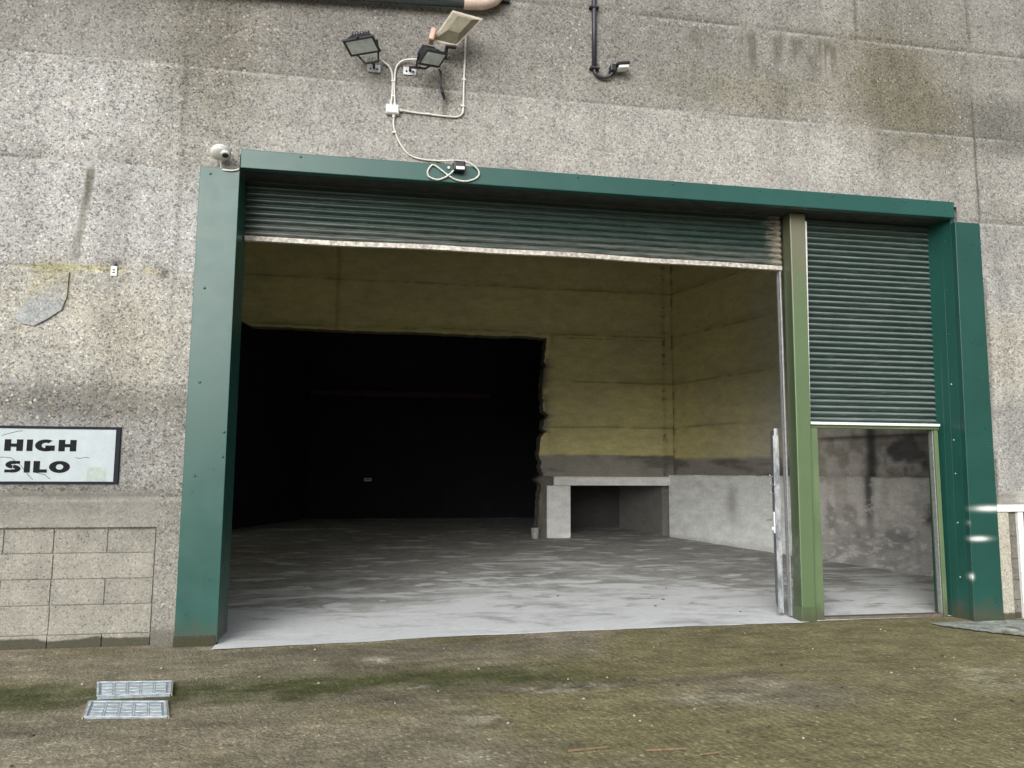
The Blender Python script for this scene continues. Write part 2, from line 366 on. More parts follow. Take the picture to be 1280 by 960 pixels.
def sheet(name, mat, A, B, posf, colf, keep=None, parent=None, kind=None, smooth=True):
    """rows B x columns A grid; posf(A,B)->(N,3), colf(A,B)->(N,4)"""
    AA, BB = np.meshgrid(A, B); a = AA.ravel(); b = BB.ravel(); nx = len(A); ny = len(B)
    P = posf(a, b); col = colf(a, b)
    i = np.arange(nx-1)[None, :] + nx*np.arange(ny-1)[:, None]
    F = np.stack([i, i+1, i+1+nx, i+nx], -1).reshape(-1, 4)
    if keep is not None:
        ca = a[F].mean(1); cb = b[F].mean(1); F = F[keep(ca, cb)]
    used = np.zeros(len(P), bool); used[F.ravel()] = True; idx = np.cumsum(used)-1
    P = P[used]; col = np.clip(col[used], 0, 1); F = idx[F]
    org = parent['_org'] if parent is not None else (0, 0, 0)
    me = bpy.data.meshes.new(name); nF = len(F)
    me.vertices.add(len(P)); me.vertices.foreach_set('co', (P-np.array(org)).astype(np.float32).ravel())
    me.loops.add(nF*4); me.loops.foreach_set('vertex_index', F.astype(np.int32).ravel())
    me.polygons.add(nF); me.polygons.foreach_set('loop_start', (np.arange(nF)*4).astype(np.int32)); me.polygons.foreach_set('loop_total', np.full(nF, 4, np.int32))
    me.update(calc_edges=True); me.materials.append(mat)
    if smooth: me.polygons.foreach_set('use_smooth', np.ones(nF, bool))
    at = me.color_attributes.new('Col', 'FLOAT_COLOR', 'POINT'); at.data.foreach_set('color', col.astype(np.float32).ravel())
    me.validate(); me.update()
    o = link(name, me, parent, org)
    if kind: o['kind'] = kind
    return o
def lines(lo, hi, step, extra=(), far=()):
    a = list(np.arange(lo, hi+1e-6, step))
    for e in extra: a = [x for x in a if abs(x-e) > step*.3] + [e]
    return np.array(sorted(a + list(far)))
def smooth_path(pts, n=6):
    P = [Vector(p) for p in pts]; out = []
    for i in range(len(P)-1):
        a = P[max(i-1, 0)]; b = P[i]; c = P[i+1]; d = P[min(i+2, len(P)-1)]
        for k in range(n):
            t = k/n
            out.append(.5*((2*b) + (c-a)*t + (2*a-5*b+4*c-d)*t*t + (3*b-a-3*c+d)*t**3))
    return out + [P[-1]]
def rgba(col, al):
    return np.concatenate([col, np.broadcast_to(np.asarray(al, float).reshape(-1, 1), (len(col), 1))], 1)
# ------------------------------------------------------------------ the ground
S = .015                                   # the silo floor climbs gently inwards
def edge_y(x):                             # ragged threshold where the powdered floor starts
    return np.interp(x, [-1.6, -1.0, -.2, .6, 1.87, 3.2, 4.57, 4.85, 6.6, 9], [-.24, -.19, -.13, -.02, .06, .11, .13, .2, .22, .22]) + .05*(fbm(x*3, x*0+3)-.5)
def ground_col(x, y):
    n = fbm(x*.7, y*.9, 5); n2 = fbm(x*.5+30, y*1.6, 5); n3 = fbm(x*2.2, y*2.2+50, 4); n4 = fbm(x*.9+8, y*2.6, 5)
    col = np.tile(np.array([[.160, .145, .110]]), (len(x), 1))
    col = mixc(col, (.21, .185, .145), sm(n2, .45, .72)*.8)
    col = mixc(col, (.108, .096, .074), sm(n4, .53, .72)*.7)
    olive = sm(n + .35*sm(x, -.5, 2.5) - .1, .46, .74)                  # algae film on the right-hand yard
    col = mixc(col, (.150, .137, .070), olive*.75)
    yb = -1.52 + .06*np.sin(x*1.3) + .10*np.clip(x, 0, 9)*-.35
    band = np.exp(-(np.abs(y-yb + .5*(n3-.5) + .25*(fbm(x*5, y*6, 4)-.5))/(.33))**2.4)*sm(x, 2.9, .3)*(.62+.38*sm(n3, .3, .6))   # wet moss in the shallow channel
    col = mixc(col, (.050, .057, .020), np.clip(band*1.5, 0, .92)*np.clip(.45+1.1*fbm(x*6, y*9, 5), 0, 1))
    near = np.exp(-((y+.12)/.16)**2)*sm(n3, .35, .6)
    col = mixc(col, (.10, .095, .045), near*.7)
    rut = np.exp(-((y-(-1.95 + .08*x) - .06*np.sin(x*2))/.09)**2)*sm(x, -.6, .5)*sm(x, 5, 2.5)
    col = mixc(col, (.095, .083, .064), rut*.7)
    for (cx, cy, rx, ry, w) in ((.05, -.80, .11, .10, .8), (.31, -1.66, .13, .12, .55), (1.40, -1.86, .36, .10, .5), (.73, -2.52, .15, .18, .6), (.66, -3.2, .12, .12, .4), (2.4, -2.3, .3, .1, .35), (-2.2, -2.6, .5, .2, .35), (5.3, -2.2, .8, .4, .3)):
        col = mixc(col, (.30, .29, .24), np.clip(gs(x, y, cx, cy, rx, ry)*1.8*sm(fbm(x*7, y*13+5, 4), .40, .58), 0, 1)*w)
    pw = sm(y, -.30, -.05)*sm(x, -1.7, -1.2)*sm(x, .6, -.3)*.5           # trodden powder at the left of the doorway
    col = mixc(col, (.36, .34, .26), np.clip(pw*1.2*sm(edge_y(x)-y, .14, .0), 0, 1))
    wl = np.exp(-((y+.10)/.10)**2)*sm(x, -1.3, -1.7)
    col = mixc(col, (.15, .13, .10), wl*.6)
    return rgba(col, .25 + .75*sm(x + .5*(n-.5), -.3, 2.0))
def ground_pos(x, y):
    z = -.014*fbm(x*.8, y*.8, 4) - .012*np.exp(-((y+1.5)/.35)**2)*sm(x, 3, 0)
    z = z*sm(y, .02, -.25)*sm(y, -40, -9) - .001
    return np.stack([x, y, z], 1)
farx = [9, 11, 14, 19, 27, 40, 65, 110, 200, 400]
xs = lines(-4.2, 8.0, .03, far=[-x for x in farx[0:]] + [-5, -6.5] + farx)
ys = lines(-4.6, .3, .03, far=[-5, -6, -8, -11, -16, -25, -40, -70, -130, -400, 1, 4, 10, 30, 80, 400])
tag(sheet('ground', M['yard'], xs, ys, ground_pos, ground_col), kind='structure')

# pale blue-grey paving let into the yard by the right-hand jamb
def pave_col(x, y):
    n = fbm(x*3, y*3, 5); n2 = fbm(x*9, y*9, 3)
    col = np.tile(np.array([[.24, .27, .265]]), (len(x), 1))
    col = mixc(col, (.42, .44, .42), sm(n, .55, .7)*.8); col = mixc(col, (.10, .10, .085), sm(n2, .55, .72)*.8)
    return rgba(col, .2)
def pave_pos(x, y):
    d = sm(y, -.2, -.3)
    return np.stack([5.92 + (x-5.92) + .16*(-.24-y)*(8.2-x)/2.3, y, .005 + .006*fbm(x*6, y*6, 4)], 1)
tag(sheet('pavement', M['yard'], lines(5.92, 8.2, .04), lines(-1.5, -.07, .04), pave_pos, pave_col, keep=lambda x, y: y > -.26-(x-5.92)*1.55+.05*np.sin(x*9)), kind='structure')

def floor_col(x, y):
    st = fbm(x*.55, y*2.1, 6); st2 = fbm(x*1.1+9, y*3.6, 6); st3 = fbm(x*.9+40, y*1.3, 5); st4 = fbm(x*.35+3, y*.9+70, 5)
    white = sm(y + 2.6*(st4-.5), 5.6, -.6)
    col = np.tile(np.array([[.36, .36, .34]]), (len(x), 1))
    col = mixc(col, (.27, .26, .24), sm(st3, .5, .7)*.5)
    white = white + .30*gs(x, y, 2.9, 5.2, .9, 1.3) + .35*gs(x+.35*(y-5), y, 3.2, 4.6, .22, 1.8) + .3*gs(x-.6*(y-4), y, 3.6, 4.2, .15, 1.2)
    white = np.clip(white - .45*gs(x, y, -.6, 2.0, 1.2, .35), 0, 1)
    col = mixc(col, (.66, .62, .48), sm(y-edge_y(x), .10, .0)*.6*sm(x, 1.0, -.6))
    for cx, cy, r in ((-.85, 2.0, .06), (2.31, 2.0, .03), (4.2, 1.2, .05), (3.4, 1.7, .03), (3.5, 2.1, .03)):
        col = mixc(col, (.05, .05, .05), gs(x, y, cx, cy, r*.7, r*.7))
    return rgba(col, white)
tag(sheet('floor', M['floor'], lines(-4.4, 9.8, .04), lines(-.35, 15.2, .04),
    lambda x, y: np.stack([x, np.maximum(y, edge_y(x)), .004 + S*np.maximum(y, 0) + .008*fbm(x*1.2, y*1.2, 4)*sm(y-edge_y(x), 0, .3)], 1),
    floor_col, keep=lambda x, y: (y > edge_y(x)-.05) & ((y > .44) | ((x > -1.39) & (x < 6.49)))), kind='structure')

# ------------------------------------------------------------------ the silo building
B = thing('silo_building', 'grey pebble-faced concrete silo building with a wide open loading doorway', 'building', (2.5, 0, 0))
LIFT = [1.35, 2.37, 3.49, 4.54, 5.59, 6.66, 7.75]
DX0, DX1, DZ = -1.392, 6.62, 4.70
def seam_z(z0, x): return z0 + .014*(fbm(x*.8, x*0+z0*7, 3)-.5)*2
def wall_col(x, z):
    N = len(x); n = fbm(x*.55, z*.55, 5); n2 = fbm(x*1.6, z*1.6+20, 5); vs = fbm(x*3.2, z*.28+11, 5); vs2 = fbm(x*7, z*.5+60, 4)
    col = np.tile(np.array([[.36, .345, .315]]), (N, 1)); spk = np.full(N, .8)
    lift = np.searchsorted(LIFT, z)
    tone = {0: (.33, .315, .275), 1: (.37, .36, .335), 2: (.46, .445, .40), 3: (.46, .45, .425), 4: (.40, .385, .35), 5: (.315, .30, .27), 6: (.31, .295, .265), 7: (.33, .31, .28)}
    for k, c in tone.items(): col[lift == k] = c
    col *= (1 + .34*(n-.5))[:, None]
    left = sm(x, -1.2, -2.1)
    spk = np.where((x < -1.3) & (z > 1.35) & (z < 5.6), .95, spk)
    # grime gathers under each lift joint and thins downwards
    for z0 in LIFT:
        d = seam_z(z0, x) - z
        below = np.where(d > 0, np.exp(-d/.20), 0)*sm(vs, .35, .62)
        col = mixc(col, (.17, .16, .135), np.clip(below*.34, 0, 1))
        above = np.where((d < 0), np.exp(d/.10), 0)*sm(n2, .4, .65)
        col = mixc(col, (.20, .19, .16), above*.18)
    # the damp dark stretches seen on the face
    def blob(cx, cz, rx, rz, c, w, s=.5):
        nonlocal col, spk
        k = np.clip(gs(x, z, cx, cz, rx, rz)*1.35*(.55+.9*n2), 0, 1)*w
        col = mixc(col, c, k); spk = spk*(1-k*s) + k*s*1.0
    blob(-1.7, 5.8, .5, 1.0, (.235, .22, .175), .8); blob(-1.6, 6.3, .30, .55, (.18, .165, .12), .6)
    blob(-.7, 6.3, 1.3, .6, (.24, .225, .20), .55); blob(.4, 6.0, .9, .5, (.235, .225, .20), .5)
    blob(-3.2, 6.0, .9, .3, (.27, .26, .235), .3); blob(2.6, 6.5, 1.5, .55, (.23, .22, .195), .55); blob(1.6, 5.9, 1.2, .3, (.27, .255, .225), .4)
    blob(4.1, 5.85, 1.0, .28, (.235, .22, .155), .6); blob(5.9, 6.1, .75, .75, (.20, .182, .125), .8); blob(6.3, 5.75, .55, .5, (.185, .17, .12), .6)
    blob(7.4, 5.75, .5, .35, (.165, .16, .14), .85); blob(7.4, 4.2, .6, .7, (.26, .25, .22), .5); blob(7.3, 3.0, .6, .4, (.42, .39, .32), .6)
    blob(-2.6, 2.22, 1.2, .16, (.20, .19, .165), .75); blob(-2.9, 3.0, .7, .4, (.50, .475, .40), .6); blob(-2.2, 2.75, .35, .5, (.42, .39, .31), .5)
    blob(-2.9, 4.1, .5, .45, (.47, .465, .44), .55); blob(-3.1, 5.05, .9, .5, (.52, .51, .48), .7); blob(-2.75, 1.32, 1.0, .15, (.19, .18, .15), .7)
    blob(3.2, 5.1, 2.3, .45, (.45, .425, .385), .5, 0); blob(-.3, 5.1, .8, .35, (.42, .40, .37), .35, 0); blob(-1.75, 1.9, .25, .5, (.30, .285, .25), .5)
    # dark drip marks
    for (cx, cz, rx, rz, w) in ((4.08, 6.38, .13, .20, .75), (4.42, 6.42, .07, .16, .6), (4.66, 6.44, .10, .15, .7), (4.98, 6.41, .16, .20, .95), (5.06, 6.38, .09, .18, .9), (3.5, 6.48, .16, .1, .5),
                               (-2.76, 4.32, .045, .14, .85), (-2.79, 4.0, .035, .28, .6), (-2.82, 3.7, .04, .15, .35), (.63, 5.42, .03, .18, .6), (-.1, 5.62, .06, .12, .4), (-3.28, 5.55, .06, .06, .6)):
        xx = x - .10*(z-cz); k = np.exp(-np.abs((xx-cx)/(rx*.95))**3)*np.where(z > cz, np.exp(-np.abs((z-cz)/rz)**4), np.exp(-np.abs((z-cz)/(rz*1.1))**2)); k = np.clip(k*1.5*sm(fbm(x*15+cx, z*1.6, 4), .22, .62)*(.5+fbm(x*12, z*12, 3)), 0, 1)*w
        col = mixc(col, (.125, .115, .085), k); spk = spk*(1-.45*k)
    k = np.exp(-((x-.645-.02*(vs-.5))/.02)**2)*sm(z, 5.4, 5.2)*sm(z, 4.6, 4.75)*sm(n2, .3, .5)
    col = mixc(col, (.33, .30, .15), k*.75)                            # yellow run below the lamps
    # faint vertical streaking
    col *= (1 + .42*(vs-.5)*sm(z, 1.0, 2.0) + .22*(vs2-.5)*sm(z, 1.2, 2.0))[:, None]
    # lift joints
    for i, z0 in enumerate(LIFT):
        d = np.abs(z - seam_z(z0, x)); brk = sm(fbm(x*1.7, x*0+i*5.3, 4), .30, .50)
        col = mixc(col, (.10, .095, .08), np.exp(-(d/.012)**2)*.5*brk)
        d2 = z - seam_z(z0, x); col = mixc(col, (.52, .51, .47), np.exp(-((d2+.032)/.016)**2)*.45*brk)
    d = np.abs(z - seam_z(3.49, x) + .012)
    col = mixc(col, (.47, .43, .20), np.exp(-(d/.028)**2)*left*.75*sm(fbm(x*2.2, z*3, 4), .28, .42)*sm(x, -1.95, -2.2))
    col = mixc(col, (.60, .57, .50), np.exp(-((d+.03)/.035)**2)*left*.7*sm(x, -2.35, -2.05)*sm(n2, .35, .5))
    col = mixc(col, (.07, .06, .05), (gs(x, z, -2.03, 3.46, .035, .05)+gs(x, z, -2.47, 3.55, .05, .03))*.8)     # lichen-yellow joint left of the door
    for xj, za, zb, w in ((-1.94, 1.2, 9, .45), (6.93, 1.2, 9, .85), (5.43, 6.6, 9, .7), (2.35, 5.0, 6.0, .3), (2.75, 4.8, 5.6, .2)):
        d = np.abs(x - xj - .03*(fbm(z*.8, z*0+xj, 3)-.5))
        col = mixc(col, (.11, .105, .085), np.exp(-(d/.018)**2)*w*((z > za) & (z < zb))*sm(fbm(z*1.4, z*0+xj*3, 3), .25, .5))
    for zj in (6.2, 4.9, 4.05, 3.0): # block courses right of the corner joint
        d = np.abs(z-zj); col = mixc(col, (.47, .45, .40), np.exp(-(d/.02)**2)*.45*(x > 6.95))
    # patch of mortar runs under the yellow joint
    k = np.clip(gs(x, z, -3.0, 3.34, .14, .18)*1.3, 0, 1)*sm(vs2, .4, .6); col = mixc(col, (.30, .27, .13), k*.7)
    # foot of the wall
    mz = z - .10*fbm(x*2.5, x*0+1, 4)
    col = mixc(col, (.055, .052, .034), sm(mz, .12, .05)*.92); spk = spk*(1-.5*sm(mz, .12, .05))
    smooth_zone = sm(z, 1.42, 1.32)*((x < -1.2) | (x > 6.6)); col = mixc(col, (.30, .285, .245), smooth_zone*.45)
    smz = ((x < -1.96) | (x > 6.9)) & (z > 1.07) & (z < 1.40); spk = np.where(smz, .38, spk)
    col = mixc(col, (.56, .54, .50), ((x > 6.85) & (z > 1.26) & (z < 1.46))*.7*sm(n2, .3, .5))
    return rgba(col, spk)
def wall_pos(x, z):
    d = .010*(fbm(x*.9, z*.9, 4)-.5) + .004*(fbm(x*9, z*9, 3)-.5)
    for i, z0 in enumerate(LIFT):
        step = .010*(((i*37) % 5)/2-1)
        d = d + step*sm(z - seam_z(z0, x), -.012, .012)
        d = d + .012*np.exp(-((z-seam_z(z0, x))/.013)**2)
    d = d + .014*np.exp(-((x-6.93)/.014)**2)
    edge = (np.abs(x-DX0) < .2) & (z < DZ+.1) | (np.abs(x-DX1) < .2) & (z < DZ+.1)
    return np.stack([x, np.where(edge, d*.4, d), z], 1)
IX1, IZ = -1.975, 1.07; JX0, JZ = 7.0, 1.17
wx = lines(-4.0, 8.0, .025, extra=(DX0, DX1, IX1, JX0), far=[-16, -12, -9, -7, -5.6, -4.6, 9, 10, 12, 15, 19])
wz = lines(-.04, 7.0, .025, extra=(DZ, IZ, JZ, 0.0), far=[7.4, 8, 9, 10.5, 12])
def keepw(x, z):
    return ~(((x > DX0) & (x < DX1) & (z < DZ)) | ((x < IX1) & (x > -5.6) & (z < IZ)) | ((x > JX0) & (x < 9) & (z < JZ)))
sheet('front_wall', M['wall'], wx, wz, wall_pos, wall_col, keep=keepw, parent=B)
g = (.62, .60, .54, .3)
m = MB()                                                             # thickness of the wall around the doorway and its inner face
m.box(-1.9, DX0-.002, .03, .42, 0, DZ, g).box(DX1+.03, 7.0, .03, .42, 0, DZ, g).box(-4.4, 9.8, .05, .42, DZ+.12, 12, g)
m.box(-4.4, -1.9, .12, .42, 0, DZ+.12, g).box(7.0, 9.8, .12, .42, 0, DZ+.12, g)
m.build('wall_core', M['render'], B, colors=True)

def block_wall(x_edges, courses, y0, mat, offset, seed, base):
    rr = random.Random(seed); m = MB(); j = .003
    for i, (z0, z1) in enumerate(courses):
        xs_ = x_edges[i % 2]
        for a, b in zip(xs_[:-1], xs_[1:]):
            k = rr.uniform(.88, 1.10); dy = rr.uniform(-.002, .002)
            m.box(a+j, b-j, y0+dy, y0+.06, z0+j, z1-j, tuple(c*k for c in base)+(1,))
    return m
co = [(-.06, .115), (.115, .375), (.375, .605), (.605, .835), (.835, 1.055)]
m = block_wall([[-5.55, -5.1, -4.65, -4.2, -3.75, -3.27, -2.855, -2.40, IX1-.012], [-5.55, -5.3, -4.85, -4.4, -3.95, -3.42, -2.85, IX1-.012]], co, .035, None, 0, 4, (.31, .30, .262))
bi = m.build('block_infill', M['block'], B, bevel=.006, colors=True)
MB().box(-5.6, IX1+.01, .047, .119, -.06, IZ+.005, (.29, .28, .245, 1)).build('mortar', M['block'], bi, colors=True)
# right-hand infill: white lintel, pale column, dark recess and a white post
MB().box(6.885, 9.0, -.022, .06, 1.175, 1.255).build('lintel', M['whitebar'], B, bevel=.006)
m = MB(); m.box(6.885, 7.045, -.012, .06, -.03, 1.17, (.44, .42, .35, 1))
m.build('pier', M['block'], B, bevel=.01, colors=True)
m = block_wall([[7.046, 7.5, 7.95, 8.4, 9.0], [7.046, 7.3, 7.75, 8.2, 9.0]], [(-.05, .2), (.2, .42), (.42, .65), (.65, .9), (.9, 1.172)], .035, None, 0, 9, (.20, .185, .16))
bj = m.build('block_infill', M['block'], B, bevel=.005, colors=True)
MB().box(7.045, 9.0, .047, .115, -.06, 1.174, (.15, .14, .12, 1)).build('mortar', M['block'], bj, colors=True)
MB().box(7.165, 7.235, -.006, .034, -.03, 1.172).build('post', M['whitebar'], B, bevel=.004)
# cut repair patch hanging under the yellow joint
rp = [(-3.186, 3.40), (-3.199, 3.206), (-3.25, 3.09), (-3.304, 2.968), (-3.24, 2.926), (-3.13, 2.907), (-3.02, 2.98), (-2.909, 3.067), (-2.869, 3.191), (-2.865, 3.43)]
m = MB(); m.prism([(a, b) for a, b in rp], (0, .012, 0), (1, 0, 0), (0, 0, 1), (0, -1, 0), .040)
m.c = [((.40, .41, .405, .6) if v[2] < 3.18 else (.46, .43, .33, .9)) for v in m.v]
m.build('repair_patch', M['wall'], B, bevel=.004, colors=True)

# ---- inside: yellow-washed rear wall with a ragged breach
YB = 9.1
def hole_x(z): return np.interp(z, [0, .2, 1.3, 1.42, 1.5, 2.0, 2.8, 3.4, 4.2, 4.64, 12], [3.55, 3.55, 3.60, 3.50, 3.62, 3.58, 3.68, 3.64, 3.72, 3.74, 3.74]) + (.06*(fbm(z*3.1, z*0+2, 4)-.5) + .045*(fbm(z*13, z*0+8, 5)-.5) + .10*np.clip(fbm(z*6, z*0+31, 3)-.58, 0, 1)*3)*sm(z, 4.7, 4.55)
def hole_z(x): return 4.61 + .04*(fbm(x*1.6, x*0+4, 4)-.5) + .022*(fbm(x*9, x*0+14, 4)-.5) + .14*sm(x, -2.6, -2.95)
ISE = [2.60, 3.62, 4.70, 5.74, 6.8, 7.9]
def ochre(u, z, seed):
    n = fbm(u*.7+seed, z*.9, 5); n2 = fbm(u*1.0+seed, z*4.5, 5); n3 = fbm(u*3+seed, z*3, 4)
    col = np.tile(np.array([[.60, .545, .27]]), (len(u), 1))
    col = mixc(col, (.52, .475, .28), sm(n, .42, .68)*.6); col = mixc(col, (.66, .60, .29), sm(n2, .55, .7)*.5)
    for i, z0 in enumerate(ISE):
        zz = z0 + .05*(fbm(u*1.2, u*0+i*3+seed, 4)-.5)
        d = z - zz
        col = mixc(col, (.09, .082, .05), np.exp(-(d/.018)**2)*.55*sm(n3, .25, .5))
        col = mixc(col, (.16, .145, .085), np.exp(-((d-.05)/.10)**2)*.25*sm(n2, .3, .6))
    col = mixc(col, (.24, .21, .12), sm(z, 5.4, 6.8)*.3)
    return col, n, n2, n3
def rear_col(x, z):
    col, n, n2, n3 = ochre(x, z, 3.0)
    grey = sm(z + .06*(n3-.5), 1.99, 1.93)
    col = mixc(col, (.30, .285, .255), grey); col = mixc(col, (.11, .105, .09), grey*sm(n2, .48, .65)*.7)
    edge = np.where((z < 4.70) & (x > hole_x(z)-.1), np.exp(-np.clip(x-hole_x(z), 0, 9)/.10), 0)*sm(fbm(x*5, z*5+3, 4), .40, .52)
    col = mixc(col, (.15, .14, .115), np.clip(edge*1.2, 0, .9))
    corner = np.exp(-((x-6.53)/.035)**2)
    col = mixc(col, (.10, .09, .05), corner*(.25+.7*sm(fbm(x*3, z*11, 3), .52, .6)))
    col = mixc(col, (.10, .09, .055), np.exp(-((x+.86+.05*n)/.03)**2)*.5)
    return rgba(col, 1)
ux = np.linspace(0, 1, 60)
def rear_right(u, z):
    a = hole_x(z); return np.stack([a + (7.4-a)*u, YB + .02*(fbm(u*8, z*2, 4)-.5), z], 1)
rw = sheet('rear_wall', M['render'], ux, lines(1.49, 4.61, .015), rear_right, lambda u, z: rear_col(rear_right(u, z)[:, 0], z), parent=B)
def rear_top(x, u):
    a = hole_z(x); return np.stack([x, YB + .02*(fbm(x*2, u*12, 4)-.5), a + (12-a)*u], 1)
sheet('upper_wall', M['render'], lines(-4.4, 7.4, .05), np.concatenate([np.linspace(0, .32, 60), np.linspace(.36, 1, 8)]), rear_top, lambda x, u: rear_col(x, rear_top(x, u)[:, 2]), parent=rw)
# broken thickness of the breach
zz = lines(0, 4.62, .015); 
def reveal(u, z):
    return np.stack([hole_x(z) - .02*u + .05*(fbm(u*5, z*7, 3)-.5)*np.sign(u), YB + .001 + .32*u, z], 1)
sheet('breach_edge', M['render'], np.linspace(0, 1, 8), zz, reveal, lambda u, z: rgba(np.tile([[.15, .14, .12]], (len(u), 1)), 1), parent=rw)
sheet('breach_head', M['render'], lines(-4.4, 3.9, .05), np.linspace(0, 1, 5), lambda x, u: np.stack([x, YB+.001+.32*u, hole_z(x)], 1), lambda x, u: rgba(np.tile([[.2, .18, .1]], (len(u), 1)), 1), parent=rw)
def pierp(u, z):
    a = hole_x(z); return np.stack([a + (3.75-a)*u, YB + .015*(fbm(u*3, z*5, 3)-.5), z], 1)
sheet('broken_pier', M['render'], np.linspace(0, 1, 6), np.append(lines(0, 1.485, .015), 1.49)[:-1], pierp, lambda u, z: rgba(np.tile([[.15, .142, .12]], (len(u), 1))*(.6+.8*fbm(u*3, z*5, 3))[:, None], 1), parent=rw)
w_ = (.84, .85, .84, 1)
MB().box(3.752, 4.29, YB-.03, YB+.33, 0, 1.288, w_).build('pier', M['render'], rw, bevel=.015, colors=True)
MB().box(3.91, 6.735, YB-.05, YB+.30, 1.29, 1.488, w_).build('lintel', M['render'], rw, bevel=.018, colors=True)
MB().box(3.60, 3.909, YB, YB+.3, 1.289, 1.489, (.15, .14, .12, 1)).build('corbel', M['render'], rw, bevel=.02, colors=True)

# right-hand splayed wall; low white-washed plinth blocks, yellow wash above
A0 = np.array([6.72, 9.1]); A1 = np.array([8.43, 3.0]); DV = (A1-A0)/np.linalg.norm(A1-A0); NV = np.array([DV[1], -DV[0]])  # NV points into the silo (towards -x)
if NV[0] > 0: NV = -NV
LW = float(np.linalg.norm(A1-A0))
def splay(s, z, off=0.0):
    P = A0[None, :] + DV[None, :]*(s)[:, None] + NV[None, :]*np.asarray(off).reshape(-1, 1)
    return np.stack([P[:, 0], P[:, 1], z], 1)
def up_col(s, z):
    col, n, n2, n3 = ochre(s, z, 21.0)
    gy = sm(s + 1.2*(n-.5) + .9*sm(z, 3.6, 2.2), 2.2, 4.2)
    col = mixc(col, (.58, .56, .46), gy*.9)
    grey = sm(z+.05*(n3-.5), 1.93, 1.86)
    col = mixc(col, (.32, .305, .28), grey); col = mixc(col, (.11, .105, .095), grey*sm(n2, .48, .66)*.7)
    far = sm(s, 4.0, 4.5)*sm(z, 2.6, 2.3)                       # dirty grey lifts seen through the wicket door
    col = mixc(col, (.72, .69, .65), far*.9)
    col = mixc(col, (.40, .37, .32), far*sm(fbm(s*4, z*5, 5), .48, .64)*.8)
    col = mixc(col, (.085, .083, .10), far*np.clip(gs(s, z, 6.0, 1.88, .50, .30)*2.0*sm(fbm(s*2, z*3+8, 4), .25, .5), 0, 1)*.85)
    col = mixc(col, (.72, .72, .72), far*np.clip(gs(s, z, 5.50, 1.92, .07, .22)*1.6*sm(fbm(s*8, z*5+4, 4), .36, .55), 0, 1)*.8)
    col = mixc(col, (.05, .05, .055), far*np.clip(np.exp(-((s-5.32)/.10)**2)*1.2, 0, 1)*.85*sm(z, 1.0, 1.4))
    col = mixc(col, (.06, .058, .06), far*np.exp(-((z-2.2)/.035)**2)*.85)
    col = mixc(col, (.10, .09, .05), np.exp(-(s/.06)**2)*(.3+.6*sm(fbm(s*2, z*6, 3), .5, .62)))
    return rgba(col, 1)
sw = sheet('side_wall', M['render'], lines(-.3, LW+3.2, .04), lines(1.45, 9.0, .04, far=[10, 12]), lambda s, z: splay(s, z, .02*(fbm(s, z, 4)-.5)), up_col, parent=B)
def low_col(s, z):
    n = fbm(s*.9, z*1.5, 5); n2 = fbm(s*2, z*3+9, 5); n3 = fbm(s*6, z*6, 3); drip = fbm(s*4, z*.5+3, 5)
    white = sm(s + .15*(n2-.5), 3.75, 3.6)
    dirty = np.tile(np.array([[.74, .72, .69]]), (len(s), 1)); dirty = mixc(dirty, (.32, .31, .295), sm(n2, .50, .68)*.5); dirty = mixc(dirty, (.5, .49, .46), sm(drip, .55, .68)*.6)
    dirty = mixc(dirty, (.16, .16, .165), sm(z, .95, .35)*.5)
    dirty = mixc(dirty, (.05, .05, .055), np.clip(np.exp(-((s-5.34)/.09)**2)*1.1, 0, 1)*.85*sm(z, .5, 1.0)); dirty = mixc(dirty, (.06, .06, .065), gs(s, z, 6.45, 1.0, .14, .22)*.8)
    for (cs, cz, rs, rz, c, wt) in ((5.78, 1.28, .05, .22, (.80, .79, .77), .8), (6.2, 1.28, .09, .16, (.80, .79, .77), .75), (5.5, .95, .5, .10, (.62, .60, .57), .5), (4.6, 1.25, .35, .2, (.66, .62, .55), .5), (4.55, .85, .12, .25, (.22, .215, .20), .6), (4.95, .9, .15, .2, (.25, .24, .22), .5), (6.4, 1.05, .15, .22, (.05, .05, .055), .8), (5.7, .55, .6, .14, (.18, .18, .185), .6)):
        dirty = mixc(dirty, c, np.clip(gs(s, z, cs, cz, rs, rz)*1.7*sm(fbm(s*5, z*4+7, 5), .34, .56), 0, 1)*wt)
    dirty = mixc(dirty, (.70, .69, .67), sm(fbm(s*7, z*18+3, 5), .60, .68)*.6)
    scr = sm(fbm(s*3+z*4, z*16-s*6, 4), .62, .7)*sm(z, 1.0, .5); dirty = mixc(dirty, (.55, .55, .54), scr*.5)
    col = mixc(dirty, (.84, .87, .87), white)
    col = mixc(col, (.34, .345, .34), white*np.clip(gs(s, z, 2.05, 1.0, .16, .35)*1.1, 0, 1)*.7); col = mixc(col, (.42, .43, .43), white*sm(n2, .55, .75)*.22)
    col = mixc(col, (.30, .31, .31), white*np.exp(-((z-.95-.03*(n-.5))/.008)**2)*.4*(s > 1.6)); col = mixc(col, (.22, .22, .2), white*sm(z, .25, .12)*.3)
    col = mixc(col, (.06, .06, .06), np.exp(-((z-1.54)/.02)**2)*.5*sm(n3, .4, .6))
    return rgba(col, 1)
pl = sheet('plinth', M['render'], lines(-.02, LW+3.2, .025), lines(0, 1.54, .02), lambda s, z: splay(s, z, .13 + .012*(fbm(s*2, z*2, 4)-.5)), low_col, parent=sw)
m = MB()
a = splay(np.array([-.02, LW+3.2]), np.array([1.54, 1.54]), np.array([.13, .13])); b = splay(np.array([-.02, LW+3.2]), np.array([1.54, 1.54]), np.array([-.1, -.1])); c0 = splay(np.array([-.02, -.02]), np.array([0, 0.]), np.array([.13, -.1]))
